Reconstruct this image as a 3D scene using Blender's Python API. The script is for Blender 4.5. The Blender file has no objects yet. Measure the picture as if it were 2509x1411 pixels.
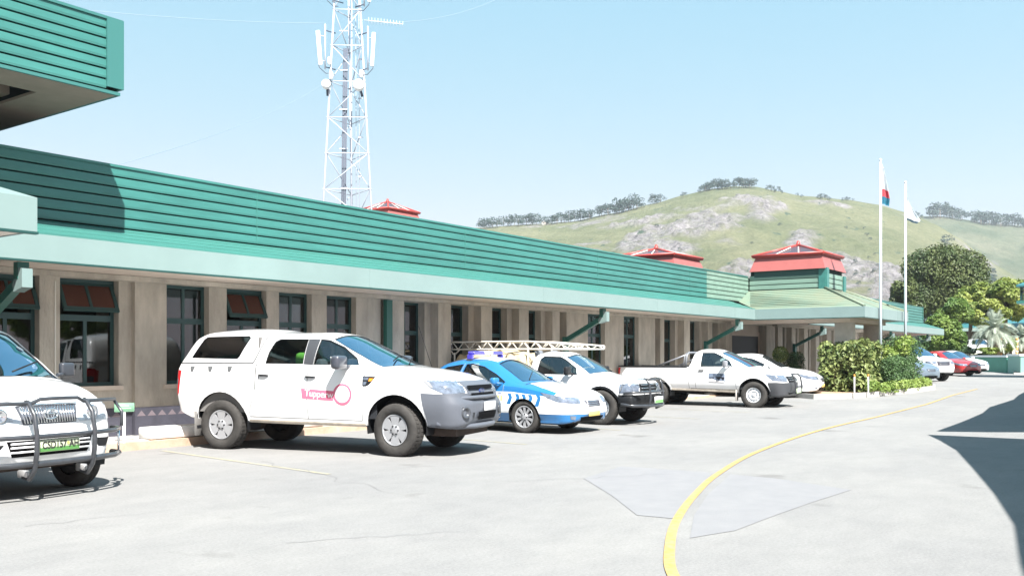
import bpy, bmesh, math, random
from mathutils import Vector, Matrix
from mathutils.bvhtree import BVHTree
R = math.radians
random.seed(7)
scene = bpy.context.scene
COL = scene.collection

# ------------------------------------------------------------------ camera, world, sun, exposure
CAM_H = 1.5
HEAD = R(36.162)                       # camera heading measured from +X (the long building's direction)
cam_d = bpy.data.cameras.new('camera'); cam = bpy.data.objects.new('camera', cam_d); COL.objects.link(cam)
cam.location = (0, 0, CAM_H)
cam.rotation_euler = (R(90), 0, HEAD - R(90))
cam_d.sensor_width = 36.0; cam_d.lens = 36.0 * 2300 / 2509
cam_d.shift_y = (872 - 705.5) / 2509
cam_d.clip_start = 0.05; cam_d.clip_end = 6000
scene.camera = cam
SUN_TO = Vector((-.42, -.68, 1.0)).normalized()
sun_el = math.asin(SUN_TO.z)
w = bpy.data.worlds.new("World"); scene.world = w; w.use_nodes = True
nt = w.node_tree; bg = nt.nodes['Background']
sky = nt.nodes.new('ShaderNodeTexSky'); sky.sky_type = 'NISHITA'; sky.sun_disc = False
sky.sun_elevation = sun_el; sky.sun_rotation = math.atan2(SUN_TO.x, SUN_TO.y)
sky.air_density = 1.0; sky.dust_density = 1.2; sky.ozone_density = 1.6; sky.altitude = 900
sp = nt.nodes.new('ShaderNodeSeparateColor'); cb = nt.nodes.new('ShaderNodeCombineColor')      # a paler, flatter sky than the model's
nt.links.new(sky.outputs[0], sp.inputs[0])
for ch, (pw, k) in enumerate(((.79, 1.20), (.27, 2.28), (.10, 3.20))):
    p_ = nt.nodes.new('ShaderNodeMath'); p_.operation = 'POWER'; p_.inputs[1].default_value = pw
    q_ = nt.nodes.new('ShaderNodeMath'); q_.operation = 'MULTIPLY'; q_.inputs[1].default_value = k
    nt.links.new(sp.outputs[ch], p_.inputs[0]); nt.links.new(p_.outputs[0], q_.inputs[0]); nt.links.new(q_.outputs[0], cb.inputs[ch])
nt.links.new(cb.outputs[0], bg.inputs['Color'])
bg.inputs['Strength'].default_value = 0.0707
sd = bpy.data.lights.new('sun', 'SUN'); sd.energy = 4.6; sd.angle = R(0.5); sd.color = (1.0, 0.965, 0.91)
so = bpy.data.objects.new('sun', sd); COL.objects.link(so)
so.rotation_euler = SUN_TO.to_track_quat('Z', 'Y').to_euler(); so.location = (0, -20, 60)
vs = scene.view_settings; vs.view_transform = 'Standard'; vs.look = 'None'; vs.gamma = 1.0
vs.exposure = 1.80

# ------------------------------------------------------------------ materials
MATS = {}
def mat(name, col, rough=0.6, metal=0.0, coat=0.0, var=0.0, vscale=3.0, bump=0.0, bscale=40.0, spec=0.5, col2=None, stretch=None):
    if name in MATS: return MATS[name]
    m = bpy.data.materials.new(name); m.use_nodes = True; n = m.node_tree; b = n.nodes['Principled BSDF']
    b.inputs['Roughness'].default_value = rough; b.inputs['Metallic'].default_value = metal
    b.inputs['Coat Weight'].default_value = coat; b.inputs['Coat Roughness'].default_value = 0.05
    b.inputs['Specular IOR Level'].default_value = spec
    c = (*col, 1)
    tc = n.nodes.new('ShaderNodeTexCoord')
    src = tc.outputs['Object']
    if stretch:
        mp = n.nodes.new('ShaderNodeMapping'); mp.inputs['Scale'].default_value = stretch
        n.links.new(src, mp.inputs['Vector']); src = mp.outputs[0]
    if var > 0 or col2:
        nz = n.nodes.new('ShaderNodeTexNoise'); nz.inputs['Scale'].default_value = vscale; nz.inputs['Detail'].default_value = 6
        nz.inputs['Roughness'].default_value = 0.65
        n.links.new(src, nz.inputs['Vector'])
        rp = n.nodes.new('ShaderNodeValToRGB')
        rp.color_ramp.elements[0].position = 0.3; rp.color_ramp.elements[1].position = 0.7
        c2 = col2 if col2 else tuple(min(1, x * (1 + var)) for x in col)
        c1 = col if col2 else tuple(x * (1 - var) for x in col)
        rp.color_ramp.elements[0].color = (*c1, 1); rp.color_ramp.elements[1].color = (*c2, 1)
        n.links.new(nz.outputs['Fac'], rp.inputs['Fac']); n.links.new(rp.outputs['Color'], b.inputs['Base Color'])
    else:
        b.inputs['Base Color'].default_value = c
    if bump > 0:
        nb = n.nodes.new('ShaderNodeTexNoise'); nb.inputs['Scale'].default_value = bscale; nb.inputs['Detail'].default_value = 8
        bp = n.nodes.new('ShaderNodeBump'); bp.inputs['Strength'].default_value = bump; bp.inputs['Distance'].default_value = 0.02
        n.links.new(src, nb.inputs['Vector']); n.links.new(nb.outputs['Fac'], bp.inputs['Height']); n.links.new(bp.outputs['Normal'], b.inputs['Normal'])
    MATS[name] = m
    return m
def glass(name, tint, refl=0.08, gcol=(.95, .97, 1)):
    if name in MATS: return MATS[name]
    m = bpy.data.materials.new(name); m.use_nodes = True; n = m.node_tree
    n.nodes.remove(n.nodes['Principled BSDF']); out = n.nodes['Material Output']
    tr = n.nodes.new('ShaderNodeBsdfTransparent'); tr.inputs[0].default_value = (*tint, 1)
    gl = n.nodes.new('ShaderNodeBsdfGlossy'); gl.inputs['Roughness'].default_value = 0.02; gl.inputs[0].default_value = (*gcol, 1)
    fr = n.nodes.new('ShaderNodeFresnel'); fr.inputs['IOR'].default_value = 1.5
    ma = n.nodes.new('ShaderNodeMath'); ma.operation = 'MULTIPLY_ADD'; ma.use_clamp = True
    ma.inputs[1].default_value = 1.3; ma.inputs[2].default_value = refl
    n.links.new(fr.outputs[0], ma.inputs[0])
    mx = n.nodes.new('ShaderNodeMixShader')
    n.links.new(ma.outputs[0], mx.inputs[0]); n.links.new(tr.outputs[0], mx.inputs[1]); n.links.new(gl.outputs[0], mx.inputs[2])
    n.links.new(mx.outputs[0], out.inputs['Surface'])
    MATS[name] = m
    return m
def leafmat(name, c1, c2, scale=1.2, trans=0.25):
    if name in MATS: return MATS[name]
    m = bpy.data.materials.new(name); m.use_nodes = True; n = m.node_tree; b = n.nodes['Principled BSDF']
    b.inputs['Roughness'].default_value = 0.5; b.inputs['Specular IOR Level'].default_value = 0.35
    tc = n.nodes.new('ShaderNodeTexCoord'); nz = n.nodes.new('ShaderNodeTexNoise'); nz.inputs['Scale'].default_value = scale; nz.inputs['Detail'].default_value = 5
    rp = n.nodes.new('ShaderNodeValToRGB'); rp.color_ramp.elements[0].position = .35; rp.color_ramp.elements[1].position = .65
    rp.color_ramp.elements[0].color = (*c1, 1); rp.color_ramp.elements[1].color = (*c2, 1)
    n.links.new(tc.outputs['Object'], nz.inputs['Vector']); n.links.new(nz.outputs['Fac'], rp.inputs['Fac']); n.links.new(rp.outputs['Color'], b.inputs['Base Color'])
    t = n.nodes.new('ShaderNodeBsdfTranslucent'); n.links.new(rp.outputs['Color'], t.inputs[0])
    mx = n.nodes.new('ShaderNodeMixShader'); mx.inputs[0].default_value = trans
    out = n.nodes['Material Output']
    n.links.new(b.outputs[0], mx.inputs[1]); n.links.new(t.outputs[0], mx.inputs[2]); n.links.new(mx.outputs[0], out.inputs['Surface'])
    MATS[name] = m
    return m

FASCIA = mat('pale_green_fascia', (.18, .252, .245), .35, var=.05, vscale=1.2)
TEAL = mat('teal_cladding', (.036, .150, .134), .34, var=.16, vscale=.8, stretch=(1, 6, 6))
TEALD = mat('teal_roof_sheet', (.045, .165, .142), .32, var=.16, vscale=1.5, stretch=(.6, 8, 8))
PGREEN = mat('faded_green_cladding', (0.1512, 0.2376, 0.1944), .5, var=.16, vscale=1.1, stretch=(4, 1, 6))
PROOF = mat('weathered_green_roof', (.13, .20, .155), .55, vscale=.7, col2=(.19, .20, .135), bump=.2, bscale=8)
DGREEN = mat('dark_green_paint', (.012, .055, .05), .4)
PIPEG = mat('green_pipe_paint', (.02, .11, .09), .38)
GROOVE = mat('groove_black', (.006, .02, .018), .9)
BEIGE = mat('beige_plaster', (.42, .382, .326), .9, var=.22, vscale=3.2, bump=.7, bscale=25, stretch=(1, 1, .35))
BEIGE2 = mat('smooth_beige_soffit', (.56, .48, .41), .8, var=.05, vscale=2)
COLUMNM = mat('pale_beige_plaster', (.56, .52, .47), .9, var=.1, vscale=4, bump=.5, bscale=25)
DADO = mat('slate_plum_dado', (.045, .045, .062), .7, var=.2, vscale=5)
TRIANG = mat('mauve_triangle_paint', (.14, .115, .13), .7)
RED = mat('faded_red_sheet', (0.3024, 0.09, 0.0828), .4, var=.08, vscale=3)
REDD = mat('red_trim', (0.36, 0.0504, 0.0432), .4)
WINFR = mat('window_frame_green', (.018, .055, .055), .4)
WHITE = mat('white_paint', (.82, .83, .83), .5)
WPAINT = mat('white_car_paint', (.80, .81, .82), .32, coat=1.0)
CHROME = mat('chrome', (.78, .8, .82), .12, metal=1.0)
ALLOY = mat('alloy_silver', (.38, .39, .41), .35, metal=.4)
RUBBER = mat('tyre_rubber', (.042, .040, .038), .85, var=.35, vscale=5, bump=.3, bscale=30, spec=.25)
BLACKP = mat('black_plastic', (.014, .015, .017), .5, spec=.22)
GREYP = mat('grey_plastic_bumper', (.098, .108, .130), .38, var=.05)
DARKIN = mat('dark_interior', (.02, .022, .026), .85, spec=.2)
GREYIN = mat('grey_seat_fabric', (.13, .14, .16), .9)
UNDER = mat('dusty_underbody', (.05, .035, .028), .9, var=.4, vscale=4)
LAMP = mat('headlamp_lens', (.12, .145, .19), .12, coat=1.0, var=.45, vscale=14)
AMBER = mat('amber_lens', (.85, .30, .03), .2, coat=1)
REDL = mat('red_lens', (.55, .015, .02), .18, coat=1)
GLASS = glass('car_window_glass', (.50, .60, .60), .06)
WSGLASS = glass('windscreen_glass', (.34, .55, .80), .46, (.62, .82, 1.0))  # blue tint and blue gloss stand in for the reflected sky
DGLASS = glass('smoked_canopy_glass', (.55, .55, .57), .05)
BUILDGL = glass('dark_building_glass', (.30, .36, .36), .02)
STEELW = mat('painted_steel_wheel', (.62, .64, .67), .35, metal=.3)
BULLBAR = mat('charcoal_bull_bar', (.034, .037, .043), .3, coat=.5, var=.3, vscale=9)
MIRG = mat('grey_mirror_shell', (.045, .05, .065), .3, coat=.6)
POLICE = mat('bright_blue_livery', (0.01584, 0.144, 0.36), .3, coat=1)
CONC = mat('kerb_concrete', (0.396, 0.3816, 0.36), .85, var=.12, vscale=4, bump=.3)
KERBO = mat('faded_orange_kerb', (0.3744, 0.2376, 0.1584), .85, vscale=3, col2=(0.4464, 0.36, 0.288), bump=.3)
YELLOW = mat('yellow_line_paint', (.42, .25, .045), .8, vscale=13, col2=(.30, .25, .15), bump=.3)

# ------------------------------------------------------------------ small helpers
def tag(o, label=None, cat=None, group=None, kind=None):
    if label: o['label'] = label
    if cat: o['category'] = cat
    if group: o['group'] = group
    if kind: o['kind'] = kind
    return o
def empty(name, loc=(0, 0, 0), rz=0.0, label=None, cat=None, group=None, kind=None):
    o = bpy.data.objects.new(name, None); COL.objects.link(o); o.location = loc; o.rotation_euler = (0, 0, rz); o.empty_display_size = .2
    return tag(o, label, cat, group, kind)
def link(name, bm, mats, parent=None, smooth=False, loc=None):
    me = bpy.data.meshes.new(name); bm.to_mesh(me); bm.free()
    if not isinstance(mats, (list, tuple)): mats = [mats]
    for m in mats: me.materials.append(m)
    if smooth:
        me.polygons.foreach_set('use_smooth', [True] * len(me.polygons))
        try: me.set_sharp_from_angle(angle=R(38))
        except Exception: pass
    o = bpy.data.objects.new(name, me); COL.objects.link(o)
    if parent: o.parent = parent
    if loc: o.location = loc
    return o
class MB:
    def __init__(s): s.bm = bmesh.new()
    def box(s, x0, x1, y0, y1, z0, z1, mi=0):
        b = s.bm
        v = [b.verts.new(p) for p in ((x0, y0, z0), (x1, y0, z0), (x1, y1, z0), (x0, y1, z0), (x0, y0, z1), (x1, y0, z1), (x1, y1, z1), (x0, y1, z1))]
        for f in ((0, 3, 2, 1), (4, 5, 6, 7), (0, 1, 5, 4), (1, 2, 6, 5), (2, 3, 7, 6), (3, 0, 4, 7)):
            b.faces.new([v[i] for i in f]).material_index = mi
        return s
    def poly(s, pts, mi=0):
        f = s.bm.faces.new([s.bm.verts.new(p) for p in pts]); f.material_index = mi; return s
    def prism(s, pts, a, mi=0):          # pts polygon (3d) extruded by vector a
        b = s.bm; a = Vector(a); n = len(pts)
        v0 = [b.verts.new(p) for p in pts]; v1 = [b.verts.new(Vector(p) + a) for p in pts]
        b.faces.new(v0[::-1]).material_index = mi; b.faces.new(v1).material_index = mi
        for i in range(n):
            b.faces.new([v0[i], v0[(i + 1) % n], v1[(i + 1) % n], v1[i]]).material_index = mi
        return s
    def tube(s, pts, r, n=8, mi=0, cap=True):
        b = s.bm; pts = [Vector(p) for p in pts]; rings = []
        up = Vector((0, 0, 1)); prev = None
        for i, p in enumerate(pts):
            d = (pts[min(i + 1, len(pts) - 1)] - pts[max(i - 1, 0)]).normalized()
            if prev is None:
                a = d.cross(up)
                if a.length < .1: a = d.cross(Vector((1, 0, 0)))
            else: a = prev - d * prev.dot(d)
            a.normalize(); prev = a; c = d.cross(a)
            rr = r[i] if isinstance(r, (list, tuple)) else r
            rings.append([b.verts.new(p + (a * math.cos(t) + c * math.sin(t)) * rr) for t in [2 * math.pi * k / n for k in range(n)]])
        for i in range(len(rings) - 1):
            for k in range(n):
                f = b.faces.new([rings[i][k], rings[i][(k + 1) % n], rings[i + 1][(k + 1) % n], rings[i + 1][k]]); f.material_index = mi; f.smooth = True
        if cap:
            b.faces.new(rings[0][::-1]).material_index = mi; b.faces.new(rings[-1]).material_index = mi
        return s
    def lathe(s, prof, n=32, axis='y', c=(0, 0, 0), mi=0, closed=False):   # prof: (axial, radius)
        b = s.bm; rings = []
        for (a, r) in prof:
            ring = []
            for k in range(n):
                t = 2 * math.pi * k / n; u, v = r * math.cos(t), r * math.sin(t)
                p = (u, a, v) if axis == 'y' else ((u, v, a) if axis == 'z' else (a, u, v))
                ring.append(b.verts.new((p[0] + c[0], p[1] + c[1], p[2] + c[2])))
            rings.append(ring)
        m = len(rings)
        for i in range(m if closed else m - 1):
            for k in range(n):
                f = b.faces.new([rings[i][k], rings[i][(k + 1) % n], rings[(i + 1) % m][(k + 1) % n], rings[(i + 1) % m][k]]); f.smooth = True; f.material_index = mi
        return s
    def rbox(s, x0, x1, y0, y1, z0, z1, r=.03, seg=2, mi=0, rot=None):   # bevelled box
        t = bmesh.new()
        MBt = MB.__new__(MB); MBt.bm = t; MBt.box(x0, x1, y0, y1, z0, z1)
        bmesh.ops.bevel(t, geom=list(t.edges), offset=r, segments=seg, profile=.5, affect='EDGES')
        if rot is not None: bmesh.ops.transform(t, matrix=rot, verts=t.verts)
        me = bpy.data.meshes.new('t'); t.to_mesh(me); t.free(); n0 = len(s.bm.faces); s.bm.from_mesh(me); bpy.data.meshes.remove(me)
        s.bm.faces.ensure_lookup_table()
        for f in s.bm.faces[n0:]: f.material_index = mi; f.smooth = True
        return s
    def build(s, name, mats, parent=None, smooth=False, norm=True, loc=None):
        if norm: bmesh.ops.recalc_face_normals(s.bm, faces=s.bm.faces)
        return link(name, s.bm, mats, parent, smooth, loc)
def text_bm(body, size, thick=.003, align='CENTER', space=1.0, bold=0.0):
    cu = bpy.data.curves.new('txt', 'FONT'); cu.body = body; cu.size = size; cu.offset = bold; cu.extrude = thick; cu.align_x = align; cu.align_y = 'CENTER'; cu.space_character = space
    o = bpy.data.objects.new('txt', cu); COL.objects.link(o)
    bpy.context.view_layer.update()
    me = bpy.data.meshes.new_from_object(o.evaluated_get(bpy.context.evaluated_depsgraph_get()))
    bm = bmesh.new(); bm.from_mesh(me)
    bpy.data.objects.remove(o); bpy.data.curves.remove(cu); bpy.data.meshes.remove(me)
    return bm
def copy_tree(o, parent=None):
    c = o.copy(); COL.objects.link(c); c.parent = parent
    for ch in o.children: copy_tree(ch, c)
    return c
def gz(x):                              # the yard rises very gently towards its far end
    P = ((-9999, 0), (24, 0), (30, .06), (34, .17), (42, .24), (52, .28), (62, .36), (80, .48), (9999, .48))
    for (a, b), (c, d) in zip(P, P[1:]):
        if x <= c:
            t = (x - a) / (c - a); return b + (d - b) * t
    return .48
CH, SH = math.cos(HEAD), math.sin(HEAD)
def at(px, fwd, py=None, z=None):       # a point measured in the photograph at a given distance
    r = (px - 1254) / 2300
    return Vector((fwd * (CH + r * SH), fwd * (SH - r * CH), z if z is not None else CAM_H + fwd * (872 - py) / 2300))

# ------------------------------------------------------------------ ground, yard, hill
def ground_mat():
    m = bpy.data.materials.new('worn_pale_asphalt'); m.use_nodes = True; n = m.node_tree; b = n.nodes['Principled BSDF']
    b.inputs['Roughness'].default_value = .9; b.inputs['Specular IOR Level'].default_value = .2
    tc = n.nodes.new('ShaderNodeTexCoord')
    def noise(sc, det, rough=.6, mp=None):
        z = n.nodes.new('ShaderNodeTexNoise'); z.inputs['Scale'].default_value = sc; z.inputs['Detail'].default_value = det; z.inputs['Roughness'].default_value = rough
        if mp:
            q = n.nodes.new('ShaderNodeMapping'); q.inputs['Scale'].default_value = mp; n.links.new(tc.outputs['Object'], q.inputs['Vector']); n.links.new(q.outputs[0], z.inputs['Vector'])
        else: n.links.new(tc.outputs['Object'], z.inputs['Vector'])
        return z
    def ramp(src, p0, p1, c0, c1):
        r = n.nodes.new('ShaderNodeValToRGB'); r.color_ramp.elements[0].position = p0; r.color_ramp.elements[1].position = p1
        r.color_ramp.elements[0].color = (*c0, 1); r.color_ramp.elements[1].color = (*c1, 1); n.links.new(src, r.inputs['Fac']); return r
    def mix(bt, f, a, c):
        x = n.nodes.new('ShaderNodeMix'); x.data_type = 'RGBA'; x.blend_type = bt
        if isinstance(f, float): x.inputs[0].default_value = f
        else: n.links.new(f, x.inputs[0])
        n.links.new(a, x.inputs[6]); n.links.new(c, x.inputs[7]); return x.outputs[2]
    big = ramp(noise(.3, 7, .6, (1, 1.4, 1)).outputs[0], .34, .70, (.212, .211, .210), (.25, .247, .24))
    mid = ramp(noise(2.2, 9, .75, (.8, 1.3, 1)).outputs[0], .28, .60, (.86, .862, .87), (1, 1, 1))
    fine = ramp(noise(38, 6, .85).outputs[0], .3, .7, (.66, .66, .66), (1.2, 1.2, 1.2))
    oil = ramp(noise(.75, 4, .5).outputs[0], .66, .74, (1, 1, 1), (.62, .61, .60))
    c = mix('MULTIPLY', 1.0, big.outputs[0], mid.outputs[0]); c = mix('MULTIPLY', .8, c, fine.outputs[0]); c = mix('MULTIPLY', .7, c, oil.outputs[0])
    n.links.new(c, b.inputs['Base Color'])
    bp = n.nodes.new('ShaderNodeBump'); bp.inputs['Strength'].default_value = .5; bp.inputs['Distance'].default_value = .01
    n.links.new(noise(90, 5, .8).outputs[0], bp.inputs['Height']); n.links.new(bp.outputs[0], b.inputs['Normal'])
    return m
ASPH = ground_mat()
bm = bmesh.new()
xs = [-2500, -300, -40, 0, 8, 15, 24, 30, 34, 42, 52, 62, 80, 120, 400, 3000]
ys = [-3000, -300, -40, 0, 10, 20, 40, 120, 600, 3000]
vv = [[bm.verts.new((x, y, gz(x))) for y in ys] for x in xs]
for i in range(len(xs) - 1):
    for j in range(len(ys) - 1): bm.faces.new([vv[i][j], vv[i + 1][j], vv[i + 1][j + 1], vv[i][j + 1]])
tag(link('ground', bm, ASPH), kind='structure')

def ribbon(pts, wd, dz=.004):
    b = bmesh.new(); P = [Vector((p[0], p[1], 0)) for p in pts]; L = []
    # dense resample
    Q = []
    for i in range(len(P) - 1):
        p0 = P[max(i - 1, 0)]; p1 = P[i]; p2 = P[i + 1]; p3 = P[min(i + 2, len(P) - 1)]
        for k in range(10):
            t = k / 10; Q.append(.5 * ((2 * p1) + (-p0 + p2) * t + (2 * p0 - 5 * p1 + 4 * p2 - p3) * t * t + (-p0 + 3 * p1 - 3 * p2 + p3) * t ** 3))
    Q.append(P[-1])
    for i, q in enumerate(Q):
        d = (Q[min(i + 1, len(Q) - 1)] - Q[max(i - 1, 0)]).normalized(); s = Vector((-d.y, d.x, 0)) * (wd[0] + (wd[1] - wd[0]) * i / len(Q)) / 2
        L.append((b.verts.new((q.x - s.x, q.y - s.y, gz(q.x) + dz)), b.verts.new((q.x + s.x, q.y + s.y, gz(q.x) + dz))))
    for i in range(len(L) - 1): b.faces.new([L[i][0], L[i + 1][0], L[i + 1][1], L[i][1]])
    return b
YL = [(4.2, 1.6), (5.1, 2.35), (5.82, 2.89), (6.54, 3.28), (7.7, 3.8), (9.27, 4.36), (11.23, 4.94), (14.26, 5.59), (18.83, 6.15), (24, 6.38), (31.45, 6.58), (39.95, 6.9)]
tag(link('road_marking', ribbon(YL, (.085, .08), .009), YELLOW), kind='structure')
WORN = mat('worn_yellow_paint', (0.3024, 0.2736, 0.1728), .8, vscale=9, col2=(0.216, 0.216, 0.2088))
for k, (xa, ya, xb, yb) in enumerate(((8.75, 13.3, 8.25, 8.9), (13.35, 13.3, 13.0, 9.2), (17.0, 13.2, 16.6, 9.4), (21.0, 13.2, 20.7, 9.6), (24.2, 13.2, 23.9, 9.6), (29.2, 13.2, 28.9, 9.6))):
    tag(link('parking_bay_line', ribbon([(xa, ya), ((xa + xb) / 2, (ya + yb) / 2), (xb, yb)], (.08, .08)), WORN), kind='structure')
def lerp_tab(T, x):
    for (a, b), (c, d) in zip(T, T[1:]):
        if x <= c:
            t = max(0, (x - a) / (c - a)); t = t * t * (3 - 2 * t) * .35 + t * .65; return b + (d - b) * t
    return T[-1][1]
from mathutils import noise as mnoise
def fbm(x, y, z, o=5):
    s, a, f = 0, 1, 1
    for _ in range(o): s += a * mnoise.noise((x * f, y * f, z)); a *= .5; f *= 2.03
    return s
def hill_mat(name, g1, g2, rock, rockamt):
    m = bpy.data.materials.new(name); m.use_nodes = True; n = m.node_tree; b = n.nodes['Principled BSDF']; b.inputs['Roughness'].default_value = .95; b.inputs['Specular IOR Level'].default_value = .1
    tc = n.nodes.new('ShaderNodeTexCoord')
    def noise(sc, det, r=.6, mp=(1, 1, 1)):
        z = n.nodes.new('ShaderNodeTexNoise'); z.inputs['Scale'].default_value = sc; z.inputs['Detail'].default_value = det; z.inputs['Roughness'].default_value = r
        q = n.nodes.new('ShaderNodeMapping'); q.inputs['Scale'].default_value = mp; n.links.new(tc.outputs['Object'], q.inputs['Vector']); n.links.new(q.outputs[0], z.inputs['Vector']); return z.outputs[0]
    def ramp(src, p0, p1, c0, c1):
        r = n.nodes.new('ShaderNodeValToRGB'); r.color_ramp.elements[0].position = p0; r.color_ramp.elements[1].position = p1
        r.color_ramp.elements[0].color = (*c0, 1); r.color_ramp.elements[1].color = (*c1, 1); n.links.new(src, r.inputs['Fac']); return r.outputs[0]
    def mix(f, a, c, bt='MIX'):
        x = n.nodes.new('ShaderNodeMix'); x.data_type = 'RGBA'; x.blend_type = bt
        if isinstance(f, float): x.inputs[0].default_value = f
        else: n.links.new(f, x.inputs[0])
        n.links.new(a, x.inputs[6]); n.links.new(c, x.inputs[7]); return x.outputs[2]
    grass = ramp(noise(.016, 8), .35, .68, g1, g2)
    grass = mix(.6, grass, ramp(noise(.12, 6, .75), .3, .7, (.62, .66, .6), (1.15, 1.12, 1.1)), 'MULTIPLY')
    grass = mix(.75, grass, ramp(noise(.55, 8, .8), .32, .66, (.55, .60, .52), (1.22, 1.2, 1.15)), 'MULTIPLY')
    rk = ramp(noise(.22, 9, .8, (1, 1, .25)), .36, .64, tuple(c * .6 for c in rock), tuple(min(1, c * 2.3) for c in rock))
    msk = ramp(noise(.0085, 9, .68, (1, 1, 1.4)), rockamt, rockamt + .07, (0, 0, 0), (1, 1, 1))
    patchy = ramp(noise(.14, 9, .75), .42, .54, (0, 0, 0), (1, 1, 1))
    mm = mix(.8, msk, patchy, 'MULTIPLY')
    ra = n.nodes.new('ShaderNodeAttribute'); ra.attribute_name = 'rock'
    mm = mix(1.0, mm, mix(.45, ra.outputs['Fac'], patchy, 'MULTIPLY'), 'ADD')
    c = mix(mm, grass, rk)
    bush = ramp(noise(.11, 6, .6), .64, .67, (0, 0, 0), (1, 1, 1))
    bc = n.nodes.new('ShaderNodeRGB'); bc.outputs[0].default_value = (.075, .12, .085, 1)
    c = mix(bush, c, bc.outputs[0])
    n.links.new(c, b.inputs['Base Color'])
    bp = n.nodes.new('ShaderNodeBump'); bp.inputs['Strength'].default_value = 1; bp.inputs['Distance'].default_value = 6
    n.links.new(noise(.16, 9, .8), bp.inputs['Height']); n.links.new(bp.outputs[0], b.inputs['Normal'])
    return m
Y1 = [(-900, 640), (-400, 610), (900, 590), (1100, 566), (1170, 558), (1300, 549), (1400, 543), (1500, 523), (1600, 499), (1680, 477), (1740, 463), (1800, 457), (1850, 457), (1900, 467), (1960, 479), (2080, 490), (2150, 501), (2230, 523), (2290, 549), (2350, 584), (2400, 622), (2450, 655), (2509, 690), (2700, 760), (3200, 800)]
Y2 = [(-900, 700), (1500, 640), (2000, 575), (2200, 547), (2260, 530), (2310, 530), (2360, 538), (2420, 547), (2509, 553), (2700, 560), (3200, 590)]
CRAGS = ((1720, .76, 175, .13), (1640, .62, 90, .09), (1860, .80, 60, .10), (2090, .56, 150, .10), (2030, .92, 70, .05), (2200, .42, 70, .08), (1960, .66, 60, .05), (1560, .70, 60, .07), (1830, .50, 50, .05))
def hill(name, Y, D0, D1, mt, amp, prof):
    bm = bmesh.new(); cols = list(range(-500, 3200, 6)); nd = 150; G = []; RK = []
    for px in cols:
        row = []
        for k in range(nd + 24):
            t = k / nd; D = D0 + (D1 - D0) * t
            e = (872 - lerp_tab(Y, px)) / 2300; s = prof(t) if t <= 1 else 1 - 2.2 * (t - 1)
            p = at(px, D, z=0)
            n_ = fbm(p.x * .012, p.y * .012, 3.1) * amp * min(1, 3 * abs(1 - t)) * min(1, t * 4)
            n_ += fbm(p.x * .06, p.y * .06, 9.3, 4) * amp * .2 * min(1, 6 * abs(1 - t) + .15)
            rk = 0
            for (cx, ct, sx, st) in CRAGS if name == 'hill' else ():
                rk = max(rk, math.exp(-((px - cx) / sx) ** 2 - ((t - ct) / st) ** 2))
            rn = fbm(p.x * .03, p.y * .03, 5.5, 4); rk = max(0, min(1, (rk + rn * .55 - .38) * 3.2))
            if rk > 0: n_ += rk * (3.5 * abs(fbm(p.x * .045, p.y * .045, 1.7, 4)) + 2.4 * (math.floor(t * 34 + rn * 3) % 2)) * min(1, 8 * abs(1 - t) + .1)
            RK.append(rk)
            row.append(bm.verts.new((p.x, p.y, .3 * (1 - t) + (CAM_H * t + D * e) * s + n_ * .8)))
        G.append(row)
    for i in range(len(G) - 1):
        for k in range(len(G[0]) - 1):
            f = bm.faces.new([G[i][k], G[i + 1][k], G[i + 1][k + 1], G[i][k + 1]]); f.smooth = True
    bmesh.ops.recalc_face_normals(bm, faces=bm.faces)
    o = link(name, bm, mt); at_ = o.data.attributes.new('rock', 'FLOAT', 'POINT'); at_.data.foreach_set('value', RK); tag(o, kind='structure'); return o
def prof1(t): return .45 * t + .55 * (t * t * (3 - 2 * t)) if t > 0 else 0
h1 = hill('hill', Y1, 150, 700, hill_mat('hill_grass_and_rock', (.18, .205, .115), (.30, .295, .19), (.21, .195, .20), .56), 9, prof1)
h2 = hill('far_hill', Y2, 500, 1050, hill_mat('far_hill_scrub', (.11, .145, .095), (.24, .24, .175), (.16, .15, .155), .58), 12, prof1)
bpy.context.view_layer.update()
dgr = bpy.context.evaluated_depsgraph_get()
BV1 = BVHTree.FromObject(h1, dgr); BV2 = BVHTree.FromObject(h2, dgr)

# ------------------------------------------------------------------ the long station building
FY, LY, WY = 13.2, 14.3, 14.7           # fascia, louvred parapet, wall planes
ZF0, ZF1, ZL0, ZL1 = 2.85, 3.22, 3.58, 4.62
X0, X1 = -9.0, 64.2
PX0, PX1, PY = 33.3, 39.2, 9.3          # projecting porch
B = empty('station_building', (0, 0, 0), label='long low beige building with teal louvred parapet, green roof and red roof lanterns', cat='building')
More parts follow.
